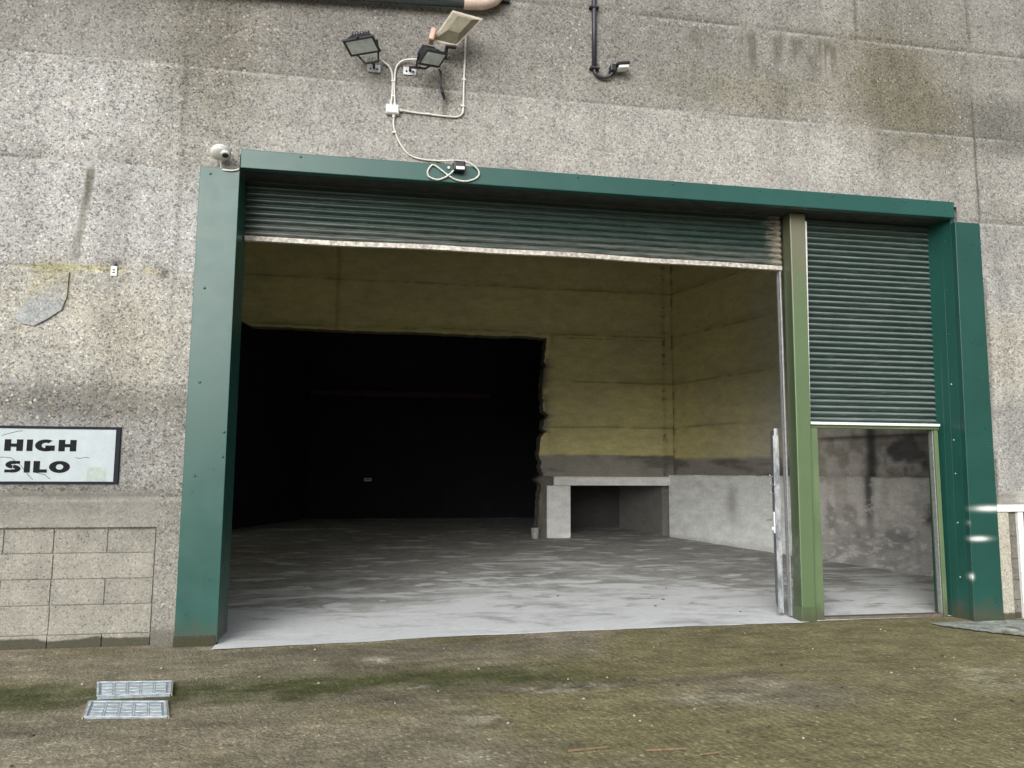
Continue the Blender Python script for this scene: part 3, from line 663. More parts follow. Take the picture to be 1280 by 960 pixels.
m.add([a[0], a[1], b[1], b[0]], [(0, 1, 2, 3)], (.3, .3, .29, 1)); m.add([a[0], b[0], c0[1], c0[0]], [(0, 1, 2, 3)], (.3, .3, .29, 1))
m.build('ledge', M['render'], pl, colors=True)
# left wall, roof and the dark bay behind the breach
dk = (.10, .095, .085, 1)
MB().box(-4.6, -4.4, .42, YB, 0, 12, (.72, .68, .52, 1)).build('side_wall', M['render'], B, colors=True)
MB().box(-4.6, 12, .45, 9.15, 8.3, 8.5, (.6, .58, .5, 1)).build('bounce_slab', M['render'], B, colors=True)  # unseen pale ceiling, set low to bounce light onto the silo walls
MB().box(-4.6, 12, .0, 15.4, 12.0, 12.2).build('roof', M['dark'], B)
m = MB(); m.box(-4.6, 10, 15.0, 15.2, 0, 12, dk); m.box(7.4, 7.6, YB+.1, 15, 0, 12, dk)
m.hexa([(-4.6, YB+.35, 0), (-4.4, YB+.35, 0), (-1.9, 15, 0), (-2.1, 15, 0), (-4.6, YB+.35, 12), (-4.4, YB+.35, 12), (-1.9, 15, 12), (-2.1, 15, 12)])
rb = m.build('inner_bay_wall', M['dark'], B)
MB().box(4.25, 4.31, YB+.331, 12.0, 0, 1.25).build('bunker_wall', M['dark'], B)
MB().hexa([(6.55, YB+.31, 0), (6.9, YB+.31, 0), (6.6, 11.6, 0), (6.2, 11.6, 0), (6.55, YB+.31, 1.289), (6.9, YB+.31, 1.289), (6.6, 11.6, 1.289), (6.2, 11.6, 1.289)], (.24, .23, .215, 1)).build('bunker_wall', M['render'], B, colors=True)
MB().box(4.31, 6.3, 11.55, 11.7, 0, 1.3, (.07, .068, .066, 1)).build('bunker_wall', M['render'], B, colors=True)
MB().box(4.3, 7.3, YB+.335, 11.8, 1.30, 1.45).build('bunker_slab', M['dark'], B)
tag(MB().box(-1.85, 3.3, 14.6, 14.75, 3.72, 3.86).build('steel_beam', M['rust'], base=(.7, 14.7, 3.72)), 'long rusty red beam high across the dark inner bay', 'beam')
t = thing('notice_plate', 'small pale plate low on the far wall of the dark inner bay', 'plate', (-.19, 15, 1.33))
MB().box(-.30, -.09, 14.97, 14.998, 1.29, 1.38).build('plate', M['whitebar'], t, bevel=.004)
MB().box(-.27, -.12, 14.962, 14.969, 1.325, 1.345).build('line', M['black'], t)
# small white tub by the broken pier
t = thing('tub', 'small white plastic tub standing at the foot of the broken pier', 'tub', (3.45, 8.9, .145))
m = MB(); m.tube([(3.45, 8.9, .15), (3.45, 8.9, .36)], [.07, .09], 20); m.build('body', M['tub'], t, smooth=False)
m = MB(); m.tube([(3.45, 8.9, .355), (3.45, 8.9, .385)], [.10, .10], 20); m.build('rim', M['tub'], t)
# ------------------------------------------------------------------ green steel surround
D = thing('door_surround', 'green painted steel cladding framing the wide doorway on both sides and above', 'door frame', (2.5, -.03, 0))
def bolt(parent, x, y, z, nx=0, ny=-1):
    MB().dome((x, y, z), (nx, ny, 0), .013, .009, 10, 3).build('bolt', M['green'], parent, smooth=True)
m = MB(); m.hexa([(-1.76, -.06, .03), (-1.385, -.06, .03), (-1.385, .0, .03), (-1.76, .0, .03), (-1.75, -.06, 4.53), (-1.378, -.06, 4.53), (-1.378, .0, 4.53), (-1.75, .0, 4.53)])
m.hexa([(-1.425, -.058, .03), (-1.387, -.058, .03), (-1.387, .44, .03), (-1.425, .44, .03), (-1.42, -.058, 4.529), (-1.380, -.058, 4.529), (-1.380, .44, 4.529), (-1.42, .44, 4.529)])
jl = m.build('jamb', M['green'], D, bevel=.005)
for z in (4.463, 3.326, 2.417, 1.539): bolt(jl, -1.65, -.06, z)
for z in (1.95, 1.72): bolt(jl, -1.41, -.06, z)
MB().box(-1.77, -1.388, -.066, .0, -.02, .10, (.06, .055, .04, 1)).build('footing', M['block'], D, bevel=.02, colors=True)
m = MB(); m.hexa([(6.482, -.06, -.01), (6.855, -.06, -.01), (6.855, .012, -.01), (6.482, .012, -.01), (6.545, -.06, 4.50), (6.87, -.06, 4.50), (6.87, .012, 4.50), (6.545, .012, 4.50)])
jr = m.build('jamb', M['green_glare'], D, bevel=.006)
m = MB(); m.hexa([(6.484, .0125, -.01), (6.53, .0125, -.01), (6.53, .44, -.01), (6.398, .44, -.01), (6.549, .0125, 4.575), (6.60, .0125, 4.575), (6.60, .44, 4.575), (6.455, .44, 4.575)])
for y in (.13, .215):
    o_ = -.086*(y-.0125)/.4275; m.hexa([(6.481+o_, y, -.01), (6.50, y, -.01), (6.50, y+.010, -.01), (6.481+o_, y+.010, -.01), (6.545+o_, y, 4.5), (6.57, y, 4.5), (6.57, y+.010, 4.5), (6.545+o_, y+.010, 4.5)])
rv = m.build('reveal', M['green_glare'], jr, bevel=.004)
for z in (4.24, 2.68, 1.9): bolt(jr, 6.77, -.06, z)
for z in (4.31, 3.72, 3.2, 2.62, 1.98, 1.6, 1.05, .45):
    f = z/4.5; MB().dome((6.465+.064*f, .10, z), (-1, -.1, 0), .012, .009, 10, 3).build('bolt', M['galv'] if z < 3 else M['green'], rv, smooth=True)
hd = MB().box(-1.376, 6.543, -.062, .02, 4.545, 4.735).build('header', M['green'], D, bevel=.006)
MB().box(-1.40, 6.61, .021, .37, 4.560, 4.69).build('soffit', M['soffit'], D, bevel=.004)
for x in (-.806, .55, 2.04, 3.1, 4.12, 5.0, 5.9): bolt(hd, x, -.062, 4.70)
MB().box(-1.395, 6.5, .372, .70, 4.40, 4.95).build('shutter_housing', M['soffit'], D)
# ------------------------------------------------------------------ roller shutters
def curtain(x0, x1, z0, z1, y, pitch=.068):
    prof = []; z = z0; seg = 10; n = int(round((z1-z0)/pitch)); p = (z1-z0)/n; rr = random.Random(int(x0*10))
    for i in range(n):
        o = rr.uniform(-.002, .002)
        for k in range(seg):
            t = k/seg; prof.append((y - .024*math.sin(math.pi*min(1, t/.86))**.75*(t < .87) + o*t + (.008 if (k == 0 or t >= .87) else 0), z0 + (i+t)*p))
    prof.append((y, z1)); N = 24
    m = MB(); xs_ = [x0+(x1-x0)*i/N for i in range(N+1)]; sag = [rr.uniform(-.003, .003) for _ in xs_]
    vs = [(x, yy + sag[i], zz) for (yy, zz) in prof for i, x in enumerate(xs_)]; w = N+1
    fs = [(r*w+i, r*w+i+1, (r+1)*w+i+1, (r+1)*w+i) for r in range(len(prof)-1) for i in range(N)]
    return m.add(vs, fs)
T = thing('roller_shutter', 'wide dark green roller shutter rolled almost fully up over the main opening', 'roller shutter', (1.6, .36, 3.94))
curtain(-1.375, 4.575, 3.985, 4.75, .36).build('curtain', M['slat'], T, smooth=True)
m = MB(); N = 40
for i in range(N):                                   # slightly wavy angle-iron bar
    a = -1.372 + 5.945*i/N; b = -1.372 + 5.945*(i+1)/N; f = lambda x: .008*math.sin(x*1.1) + .004*math.sin(x*3.7)
    m.hexa([(a, .325, 3.935+f(a)), (b, .325, 3.935+f(b)), (b, .372, 3.935+f(b)), (a, .372, 3.935+f(a)), (a, .325, 3.984+f(a)), (b, .325, 3.984+f(b)), (b, .372, 3.984+f(b)), (a, .372, 3.984+f(a))])
MB_bar = m.build('bottom_bar', M['bar'], T)
m = MB(); m.box(4.550, 4.568, .345, .385, .03, 3.93); m.box(4.550, 4.556, .386, .42, .03, 3.93); m.build('guide', M['galv'], T, bevel=.003)
T = thing('roller_shutter', 'narrow dark green roller shutter closed down to the wicket door head', 'roller shutter', (5.65, .33, 2.13))
curtain(4.795, 6.53, 2.168, 4.55, .33).build('curtain', M['slat'], T, smooth=True)
MB().box(4.765, 6.38, .16, .335, 2.135, 2.166).build('bottom_bar', M['whitebar'], T, bevel=.004)
m = MB(); m.hexa([(4.745, .20, 2.167), (4.782, .20, 2.167), (4.782, .30, 2.167), (4.745, .30, 2.167), (4.795, .20, 4.48), (4.83, .20, 4.48), (4.83, .30, 4.48), (4.795, .30, 4.48)])
m.build('guide', M['whitebar'], T, bevel=.003)
# ------------------------------------------------------------------ post between the two openings
T = thing('steel_post', 'olive green square steel post standing between the wide opening and the wicket door', 'post', (4.66, .25, 0))
m = MB(); m.hexa([(4.57, .16, -.005), (4.735, .16, -.005), (4.735, .335, -.005), (4.57, .335, -.005), (4.595, .16, 4.555), (4.79, .16, 4.555), (4.79, .335, 4.555), (4.595, .335, 4.555)])
sh = m.build('shaft', M['post'], T, bevel=.012)
MB().hexa([(4.566, .156, .0), (4.74, .156, .0), (4.74, .339, .0), (4.566, .339, .0), (4.567, .156, .16), (4.742, .156, .16), (4.742, .339, .16), (4.567, .339, .16)]).build('base_sleeve', M['olive'], T, bevel=.006)
# wicket door frame and leaf
T = thing('wicket_frame', 'light green frame of the narrow wicket doorway right of the post', 'door frame', (5.6, .25, 0))
MB().box(4.742, 4.862, .20, .28, .0, 2.10).build('jamb', M['lime'], T, bevel=.005)
MB().box(6.342, 6.392, .22, .33, .0, 2.10).build('jamb', M['lime'], T, bevel=.005)
MB().box(6.332, 6.341, .24, .30, .02, 2.095).build('stop', M['galv'], T, bevel=.003)
MB().box(4.742, 6.392, .20, .29, 2.101, 2.134).build('head', M['lime'], T, bevel=.004)
MB().box(4.863, 6.331, .22, .32, -.005, .035).build('threshold', M['timber'], T, bevel=.008)
T = thing('metal_door', 'scraped grey metal door standing open behind the post, seen edge on', 'door', (4.52, .5, .04))
dv = Vector((math.sin(R(26)), math.cos(R(26)), 0)); nv = Vector((dv.y, -dv.x, 0)); P0 = Vector((4.468, .45, 0))
def dp(a, b, z): p = P0 + dv*a + nv*b; return (p.x, p.y, z)
m = MB(); m.hexa([dp(0, 0, .05), dp(0, .045, .05), dp(.85, .045, .05), dp(.85, 0, .05), dp(0, 0, 2.10), dp(0, .045, 2.10), dp(.85, .045, 2.10), dp(.85, 0, 2.10)])
lf = m.build('leaf', M['leafdoor'], T, bevel=.004)
m = MB(); m.hexa([dp(-.006, -.012, .05), dp(-.006, .05, .05), dp(.03, .05, .05), dp(.03, -.012, .05), dp(-.006, -.012, 2.02), dp(-.006, .05, 2.02), dp(.03, .05, 2.02), dp(.03, -.012, 2.02)]); m.build('edge_strip', M['leafdoor'], lf, bevel=.003)
hn = MB().hexa([dp(.02, -.03, .92), dp(.02, -.013, .92), dp(.07, -.013, .92), dp(.07, -.03, .92), dp(.02, -.03, 1.16), dp(.02, -.013, 1.16), dp(.07, -.013, 1.16), dp(.07, -.03, 1.16)]).build('handle', M['whitebar'], T, bevel=.004)
MB().tube([dp(.045, -.02, 1.07), dp(.045, -.085, 1.07), dp(-.01, -.10, 1.07), dp(-.08, -.10, 1.068)], .010, 8).build('lever', M['galv'], hn, smooth=True)
MB().tube([dp(.045, -.01, .97), dp(.045, -.05, .97)], [.022, .018], 12).build('cylinder', M['whitebar'], hn)
for z in (1.36, 1.46, 1.55):
    MB().tube([dp(.02, -.008, z), dp(.0, -.05, z+.005), dp(.0, -.06, z+.03)], .008, 7).build('hook', M['galv'], T, smooth=True)
# ------------------------------------------------------------------ HIGH SILO sign
T = thing('sign_board', 'white board with black frame reading HIGH SILO on the wall left of the doorway', 'sign', (-3.34, -.02, 1.46))
SX0, SX1, SZ0, SZ1 = -3.68, -2.325, 1.462, 1.985
pn = MB().box(SX0+.01, SX1-.01, -.022, -.004, SZ0+.01, SZ1-.01).build('panel', M['sign'], T)
m = MB(); m.box(SX0, SX1, -.030, -.002, SZ1-.024, SZ1); m.box(SX0, SX1, -.030, -.002, SZ0, SZ0+.022); m.box(SX1-.042, SX1, -.030, -.002, SZ0+.0221, SZ1-.0241); m.box(SX0, SX0+.042, -.030, -.002, SZ0+.0221, SZ1-.0241)
m.build('frame', M['blackpaint'], T, bevel=.003)
def lettering(glyphs, x0, x1, z0, z1, y):
    """wide bold capitals drawn as ribbons: tx = stem width, tz = bar height"""
    W = x1-x0; H = z1-z0; tx = .054; tz = .030; m = MB()
    def rect(a, b, c, d): m.box(x0+a, x0+b, y-.002, y, z0+c, z0+d)
    def arc(cx, cz, rx, rz, t0, t1, n=26, kx=1.0):
        P = []; Q = []
        for k in range(n+1):
            t = R(t0+(t1-t0)*k/n); c, s_ = math.cos(t), math.sin(t)
            P.append((x0+cx+rx*c, z0+cz+rz*s_)); Q.append((x0+cx+(rx-tx*kx)*c, z0+cz+(rz-tz)*s_))
        vs = []
        for (p, q) in zip(P, Q): vs += [(p[0], y-.002, p[1]), (q[0], y-.002, q[1]), (p[0], y, p[1]), (q[0], y, q[1])]
        fs = []
        for k in range(n):
            a = 4*k; b = a+4; fs += [(a, a+1, b+1, b), (a, b, b+2, a+2), (a+1, a+3, b+3, b+1)]
        m.add(vs, fs)
    for ch, a, b in glyphs:
        a *= W; b *= W; w_ = b-a
        if ch == 'H': rect(a, a+tx, 0, H); rect(b-tx, b, 0, H); rect(a+tx, b-tx, H/2-tz*.5, H/2+tz*.5)
        elif ch == 'I': rect(a, b, 0, H)
        elif ch == 'L': rect(a, a+tx, 0, H); rect(a+tx, b, 0, tz)
        elif ch == 'O': arc((a+b)/2, H/2, w_/2, H/2+.002, 0, 360, 48, 1.04)
        elif ch == 'G':
            arc(a+w_*.54, H/2, w_*.54, H/2+.002, 52, 300, 40, 1.02)
            rect(b-tx, b, .004, H*.50); rect(a+w_*.52, b-tx, H*.50-tz, H*.50)
            rect(a+w_*.66, b-tx, 0, tz*.9)
        elif ch == 'S':
            r2 = H*.25+tz*.26
            arc(a+w_*.52, H-r2, w_*.48, r2+.001, 40, 262, 30, .86)
            arc(a+w_*.48, r2, w_*.50, r2+.001, -128, 84, 30, .86)
            rect(a, a+w_*.30, .001, tz*.9); rect(a+w_*.72, b-.012, H-tz*.9, H-.001)
    return m.build('lettering', M['letters'], T)
lettering([('H', 0, .256), ('I', .306, .389), ('G', .422, .698), ('H', .750, 1)], -3.300, -2.700, 1.757, 1.862, -.0221)
lettering([('S', 0, .250), ('I', .295, .386), ('L', .436, .648), ('O', .677, 1)], -3.285, -2.742, 1.563, 1.668, -.0221)
for pts in ([(-3.34, 1.70), (-3.28, 1.70), (-3.235, 1.695), (-3.20, 1.665), (-3.165, 1.64), (-3.12, 1.585), (-3.08, 1.535), (-3.045, 1.50)], [(-3.33, 1.895), (-3.27, 1.915), (-3.20, 1.935), (-3.16, 1.94)], [(-3.03, 1.565), (-2.95, 1.545), (-2.90, 1.505)], [(-2.70, 1.70), (-2.66, 1.693), (-2.62, 1.705), (-2.585, 1.70)]):
    MB().tube([(a, -.0222, b) for a, b in pts], .0022, 5).build('scratch', M['blackpaint'], T)
MB().add([(-2.60, -.0235, 1.487), (-2.432, -.0235, 1.486), (-2.437, -.0235, 1.615), (-2.592, -.0235, 1.612)], [(0, 1, 2, 3)]).build('sticker', M['sticker'], T)
# ------------------------------------------------------------------ small floodlights
def flood(lbl, c, n, roll, w, h, plate, knee, strut=None):
    n = Vector(n).normalized(); u = Vector((0, 0, 1)).cross(n).normalized(); v = n.cross(u)
    if u.x < 0: u = -u; 
    if v.z < 0: v = -v
    ca, sa = math.cos(R(roll)), math.sin(R(roll)); u, v = u*ca+v*sa, v*ca-u*sa
    T = thing('floodlight', lbl, 'floodlight', (plate[0], 0, plate[1]), 'black square floodlights on the wall'); c = Vector(c)
    hs = MB().obox(c-n*.055, u, v, -n, w*.94, h*.92, .10, .62).build('housing', M['black'], T, bevel=.008)
    m = MB()
    for k in range(-3, 4): m.obox(c-n*.085+u*(k*w*.085), u, v, n, .006, h*.66, .075)
    m.build('cooling_fins', M['black'], hs)
    m = MB(); b = .024
    m.obox(c+v*(h/2-b/2), u, v, n, w, b, .022).obox(c-v*(h/2-b/2), u, v, n, w, b, .022).obox(c+u*(w/2-b/2), u, v, n, b, h-2*b, .022).obox(c-u*(w/2-b/2), u, v, n, b, h-2*b, .022)
    m.build('bezel', M['black'], T, bevel=.003)
    MB().obox(c+n*.001, u, v, n, w-2*b+.002, h-2*b+.002, .012).build('glass', M['glassgrey'], T)
    MB().obox(c+v*(h/2+.008), u, v, n, .03, .018, .02).build('catch', M['black'], T, bevel=.002)
    k = Vector(knee); m = MB()
    for s_ in (-1, 1):
        m.tube([c-n*.05+u*s_*w*.48, c-n*.05-v*h*.42+u*s_*w*.40, k+u*s_*w*.22], .010, 6)
    m.tube([k-u*w*.24, k+u*w*.24], .011, 8); m.tube([k, Vector((plate[0], -.05, plate[1]+.02)), Vector((plate[0], -.012, plate[1]))], .014, 8)
    m.build('bracket', M['black'], T)
    pm = MB(); pm.box(plate[0]-.068, plate[0]+.068, -.012, -.002, plate[1]-.042, plate[1]+.042); wp = pm.build('wall_plate', M['galv'], T, bevel=.002)
    for dx in (-.035, .035): MB().dome((plate[0]+dx, -.012, plate[1]-.005), (0, -1, 0), .011, .01, 8, 3).build('bolt', M['black'], wp)
    return T
flood('black square floodlight tilted outward to the left of the cable run', (-.235, -.28, 5.807), (-.06, -.26, -.96), 10.2, .327, .209, (-.115, 5.728), (-.135, -.15, 5.714))
flood('black square floodlight turned to the right, below the tan lantern', (.473, -.28, 5.748), (.60, -.20, -.77), 31, .35, .18, (.255, 5.735), (.36, -.16, 5.70))
T = thing('hanging_strap', 'black strap hanging loose below the right-hand black floodlight', 'strap', (.57, -.1, 5.43))
MB().tube(smooth_path([(.545, -.16, 5.70), (.567, -.12, 5.69), (.570, -.10, 5.567), (.587, -.08, 5.500), (.615, -.06, 5.432)]), .011, 8).build('strap', M['black'], T, smooth=True)
MB().tube([(.578, -.095, 5.545), (.590, -.085, 5.50), (.612, -.066, 5.44)], [.008, .020, .008], 10).build('clip', M['black'], T, smooth=True)
# old tan lantern
T = thing('wall_lantern', 'old tan street-type lantern with long faceted glass, tilted up under the pipe elbow', 'lantern', (.84, 0, 6.2))
q4 = [Vector(p) for p in ((.473, -.22, 5.98), (.712, -.22, 5.945), (.956, -.36, 6.176), (.661, -.36, 6.229))]   # glass corners: bottom left, bottom right, top right, top left
c = sum(q4, Vector())/4; ax = ((q4[2]+q4[3])-(q4[0]+q4[1])).normalized(); fn = (q4[1]-q4[0]).cross(q4[3]-q4[0]).normalized()
if fn.y > 0: fn = -fn
sd = ax.cross(fn); L = .16
def lp(a, b, d): return c + ax*a + sd*b + fn*d
def lring(k, d): return [c + (p-c)*k + fn*d for p in q4]
def loft(m, A, Bt, cap0=False, cap1=False):
    vs = A + Bt; fs = [(i, (i+1) % 4, 4+(i+1) % 4, 4+i) for i in range(4)]
    if cap0: fs.append((3, 2, 1, 0))
    if cap1: fs.append((4, 5, 6, 7))
    return m.add(vs, fs)
m = MB(); loft(m, lring(.98, 0), lring(.62, -.13), True, True); m.build('housing', M['rim'], T, bevel=.012)
m = MB(); A_ = lring(1.05, .012); B_ = lring(.93, .012); D_ = lring(1.05, -.015)
loft(m, A_, B_); loft(m, D_, A_); m.build('rim', M['rim'], T, bevel=.002)
mid = (q4[0]+q4[1])/2; 
m = MB(); loft(m, lring(.94, .010), [c + (p-c)*.50 + ax*.05 + fn*.075 for p in q4], False, True); m.build('glass', M['lanternglass'], T)
cp = q4[0] + (q4[3]-q4[0])*.02
MB().obox(cp + Vector((-.012, -.03, .015)), (.94, 0, -.2), (0, 1, 0), (.2, 0, .94), .055, .12, .14).build('end_cap', M['salmon'], T, bevel=.014)
MB().tube([lp(-.10, 0, -.09), (.62, -.13, 5.935), (.62, -.005, 5.925)], .018, 8).build('bracket', M['black'], T)
MB().tube([lp(.10, 0, -.11), (.82, -.005, 6.22)], .022, 8).build('stay', M['black'], T)
MB().obox(q4[1]+Vector((-.05, .01, -.012)), (1, 0, 0), (0, 1, 0), (0, 0, 1), .11, .05, .022).build('hinge', M['black'], T, bevel=.004)
# junction box and cables
T = thing('junction_box', 'small grey junction box on the wall where the white cables meet', 'junction box', (.085, 0, 5.285))
MB().box(.018, .152, -.06, -.004, 5.235, 5.335).build('body', M['boxgrey'], T, bevel=.008)
MB().box(.026, .144, -.067, -.059, 5.243, 5.327).build('lid', M['boxgrey'], T, bevel=.004)
for (p, q) in (((.068, -.03, 5.334), (.068, -.03, 5.365)), ((.108, -.03, 5.334), (.108, -.03, 5.365)), ((.151, -.03, 5.29), (.18, -.03, 5.29)), ((.1, -.03, 5.236), (.1, -.03, 5.205))):
    MB().tube([p, q], .016, 10).build('gland', M['boxgrey'], T)
def cable(lbl, pts, r=.0105, clips=()):
    T = thing('cable', lbl, 'cable', pts[0]); MB().tube(smooth_path(pts), r, 8).build('sheath', M['cable'], T, smooth=True)
    for x, z in clips: MB().box(x-.02, x+.02, -.036, -.004, z-.008, z+.008).build('clip', M['whitebar'], T, bevel=.003)
cable('white cable curving from the left floodlight down into the junction box', [(-.13, -.14, 5.72), (-.08, -.08, 5.80), (-.03, -.03, 5.805), (.045, -.02, 5.752), (.076, -.018, 5.659), (.080, -.018, 5.50), (.070, -.03, 5.36)], clips=((.085, 5.60), (.085, 5.44)))
cable('white cable looping from the right floodlight down into the junction box', [(.33, -.14, 5.80), (.26, -.05, 5.842), (.17, -.03, 5.825), (.112, -.02, 5.75), (.100, -.018, 5.616), (.100, -.018, 5.50), (.108, -.03, 5.36)])
cable('white cable squared off from the junction box up to the tan lantern', [(.18, -.03, 5.29), (.30, -.02, 5.283), (.45, -.018, 5.278), (.62, -.018, 5.272), (.75, -.018, 5.276), (.808, -.018, 5.32), (.818, -.018, 5.42), (.82, -.018, 5.688), (.830, -.018, 6.0), (.838, -.018, 6.24)], clips=((.82, 5.69), (.81, 5.40), (.45, 5.278)))
cable('white cable hanging from the junction box and looped in a bow over the green header', [(.1, -.03, 5.205), (.105, -.018, 5.098), (.165, -.018, 4.949), (.255, -.018, 4.833), (.377, -.02, 4.788), (.566, -.03, 4.780), (.741, -.088, 4.772), (.865, -.088, 4.76), (.957, -.085, 4.707), (.983, -.083, 4.649), (.942, -.08, 4.595), (.843, -.078, 4.562), (.744, -.078, 4.572), (.669, -.080, 4.609), (.603, -.08, 4.655), (.537, -.08, 4.701), (.496, -.08, 4.706), (.456, -.08, 4.644), (.466, -.08, 4.585), (.548, -.08, 4.557), (.621, -.085, 4.58), (.677, -.092, 4.618), (.725, -.10, 4.668)], .0092, clips=((.108, 5.05),))
# sensor on the header
T = thing('motion_sensor', 'black motion sensor with pale lens on the green header, beside the looped cable', 'sensor', (.76, -.06, 4.66))
m = MB(); m.box(.705, .815, -.085, -.064, 4.655, 4.745); m.build('back_plate', M['black'], T, bevel=.006)
MB().box(.715, .835, -.15, -.086, 4.648, 4.752).build('body', M['black'], T, bevel=.016)
MB().box(.738, .825, -.156, -.149, 4.655, 4.688).build('lens', M['lens'], T, bevel=.003)
MB().tube([(.668, -.064, 4.695), (.668, -.08, 4.695)], [.012, .014], 10).build('gland', M['boxgrey'], T)
# dome camera
T = thing('dome_camera', 'white dome security camera on the wall above the left green jamb', 'camera', (-1.56, 0, 4.625))
m = MB(); m.tube([(-1.55, -.003, 4.69), (-1.55, -.02, 4.69)], [.06, .06], 20); m.tube([(-1.55, -.018, 4.69), (-1.55, -.10, 4.675)], [.035, .03], 14); m.build('wall_mount', M['dome'], T)
cn = Vector((-1.552, -.13, 4.655)); dd = Vector((.12, -.42, -.90)).normalized()
MB().tube([cn-dd*.045, cn-dd*.03, cn, cn+dd*.012], [.045, .082, .098, .095], 32).build('base_ring', M['dome'], T, smooth=True)
MB().dome(cn+dd*.010, dd, .090, .036, 28, 8).build('shell', M['dome'], T, smooth=True)
ce = cn+dd*.036+Vector((.045, -.01, .015))
MB().tube([ce, ce+dd*.022, ce+dd*.026], [.046, .041, .030], 22).build('eye', M['boxgrey'], T)
MB().dome(ce+dd*.022, dd, .032, .014, 16, 5).build('lens', M['black'], T, smooth=True)
cable('thin white cable from the dome camera to the header corner', [(-1.555, -.10, 4.62), (-1.556, -.035, 4.535), (-1.53, -.066, 4.510), (-1.472, -.072, 4.503), (-1.42, -.072, 4.510), (-1.385, -.07, 4.525)], .0085)
# black conduit with sensor
T = thing('conduit', 'black plastic conduit running down the wall right of the lamps', 'conduit', (2.235, 0, 5.93))
MB().tube([(2.236, -.032, 5.95), (2.240, -.032, 6.5), (2.25, -.032, 9.5)], .027, 14).build('pipe', M['conduit'], T, smooth=True)
MB().tube(smooth_path([(2.236, -.032, 5.96), (2.245, -.032, 5.905), (2.285, -.032, 5.868), (2.347, -.035, 5.856), (2.41, -.045, 5.878), (2.45, -.06, 5.94)]), .018, 10).build('elbow', M['conduit'], T, smooth=True)
for z in (5.952, 6.655, 7.4): MB().box(2.185, 2.292, -.066, -.003, z-.011, z+.011).build('clip', M['conduit'], T, bevel=.004)
T = thing('motion_sensor', 'small black sensor with pale underside at the end of the black conduit', 'sensor', (2.48, 0, 5.96))
MB().box(2.405, 2.475, -.10, -.003, 5.915, 5.995).build('back_plate', M['black'], T, bevel=.012)
m = MB(); m.obox((2.53, -.10, 5.985), (.98, 0, .17), (0, 1, 0), (-.17, 0, .98), .15, .12, .03); m.build('hood', M['black'], T, bevel=.008)
m = MB(); m.obox((2.54, -.095, 5.952), (.98, 0, .17), (0, 1, 0), (-.17, 0, .98), .115, .10, .034); m.build('lens', M['lens'], T, bevel=.008)
# pipe along the top of the photo
T = thing('drainpipe', 'dark grey pipe along the wall top ending in a faded pink elbow', 'pipe', (.9, -.1, 6.45))
MB().tube([(-6.0, -.10, 6.22), (-2.4, -.10, 6.37), (.86, -.10, 6.515)], .062, 20).build('run', M['pipe'], T, smooth=True)
MB().tube(smooth_path([(.80, -.10, 6.512), (.90, -.10, 6.517), (1.02, -.10, 6.535), (1.12, -.10, 6.59), (1.175, -.10, 6.68), (1.19, -.10, 6.8)]), .074, 20).build('elbow', M['pinkwhite'], T, smooth=True)
MB().tube([(1.19, -.10, 6.79), (1.19, -.10, 10)], .062, 20).build('riser', M['pipe'], T, smooth=True)
for x in (-2.6, -.9): MB().tube([(x, -.10, 6.44+.0445*(x+.86)), (x+.03, -.10, 6.4415+.0445*(x+.86))], .068, 20).build('collar', M['pipe'], T)
MB().box(1.10, 1.30, -.06, -.003, 6.60, 6.65).build('bracket', M['black'], T, bevel=.004)
# small metal tag under the yellow joint
T = thing('wall_tag', 'tiny white metal tag fixed under the yellow joint left of the doorway', 'tag', (-2.48, 0, 3.46))
MB().box(-2.507, -2.452, -.022, -.004, 3.415, 3.508).build('plate', M['whitebar'], T, bevel=.003)
for z in (3.44, 3.465): MB().box(-2.49, -2.468, -.025, -.0215, z, z+.012).build('mark', M['black'], T)
MB().tube([(-2.478, -.004, 3.53), (-2.478, -.03, 3.53)], .014, 8).build('bolt', M['black'], T)
# drain grates
def grate(lbl, c00, c10, c11, c01, edges):
    """corners: near-left, near-right, far-right, far-left on the ground"""
    P = [Vector((x, y, 0)) for x, y in (c00, c10, c11, c01)]
    def q(a, b, z): 
        p = (P[0]*(1-a)+P[1]*a)*(1-b) + (P[3]*(1-a)+P[2]*a)*b; return (p.x, p.y, z)
    def slab(m, a0, a1, b0, b1, z0, z1): m.hexa([q(a0, b0, z0), q(a1, b0, z0), q(a1, b1, z0), q(a0, b1, z0), q(a0, b0, z1), q(a1, b0, z1), q(a1, b1, z1), q(a0, b1, z1)])
    cx = sum((p.x for p in P))/4; cy = sum((p.y for p in P))/4
    T = thing('drain_grate', lbl, 'drain grate', (cx, cy, 0), 'galvanised grates in the yard')
    m = MB(); slab(m, .01, .99, .02, .98, -.03, .003); m.build('pit', M['pit'], T)
    m = MB(); z0, z1 = .0035, .008
    slab(m, 0, 1, 0, .06, z0, z1); slab(m, 0, 1, .94, 1, z0, z1); slab(m, 0, .035, .0602, .9398, z0, z1); slab(m, .965, 1, .0602, .9398, z0, z1)
    m.build('frame', M['grate'], T, bevel=.002)
    m = MB()
    for i in range(1, 5): slab(m, .05+.18*i-.012, .05+.18*i+.012, .0604, .9396, .0035, .0070)
    m.build('divider', M['grate'], T)
    for i in range(5):
        m = MB(); a0 = .05+.18*i+.018; a1 = .05+.18*(i+1)-.018
        for k in range(4): 
            b = .10 + k*.207; slab(m, a0, a1, b, b+.15, .0035, .0068)
        m.build('louvre_panel', M['grate'], T, bevel=.002)
    for s_ in edges:
        m = MB(); slab(m, *((-.020, -.004) if s_ < 0 else (1.004, 1.020)), 0, 1.0, -.01, .007); m.build('edge_trim', M['brass'], T)
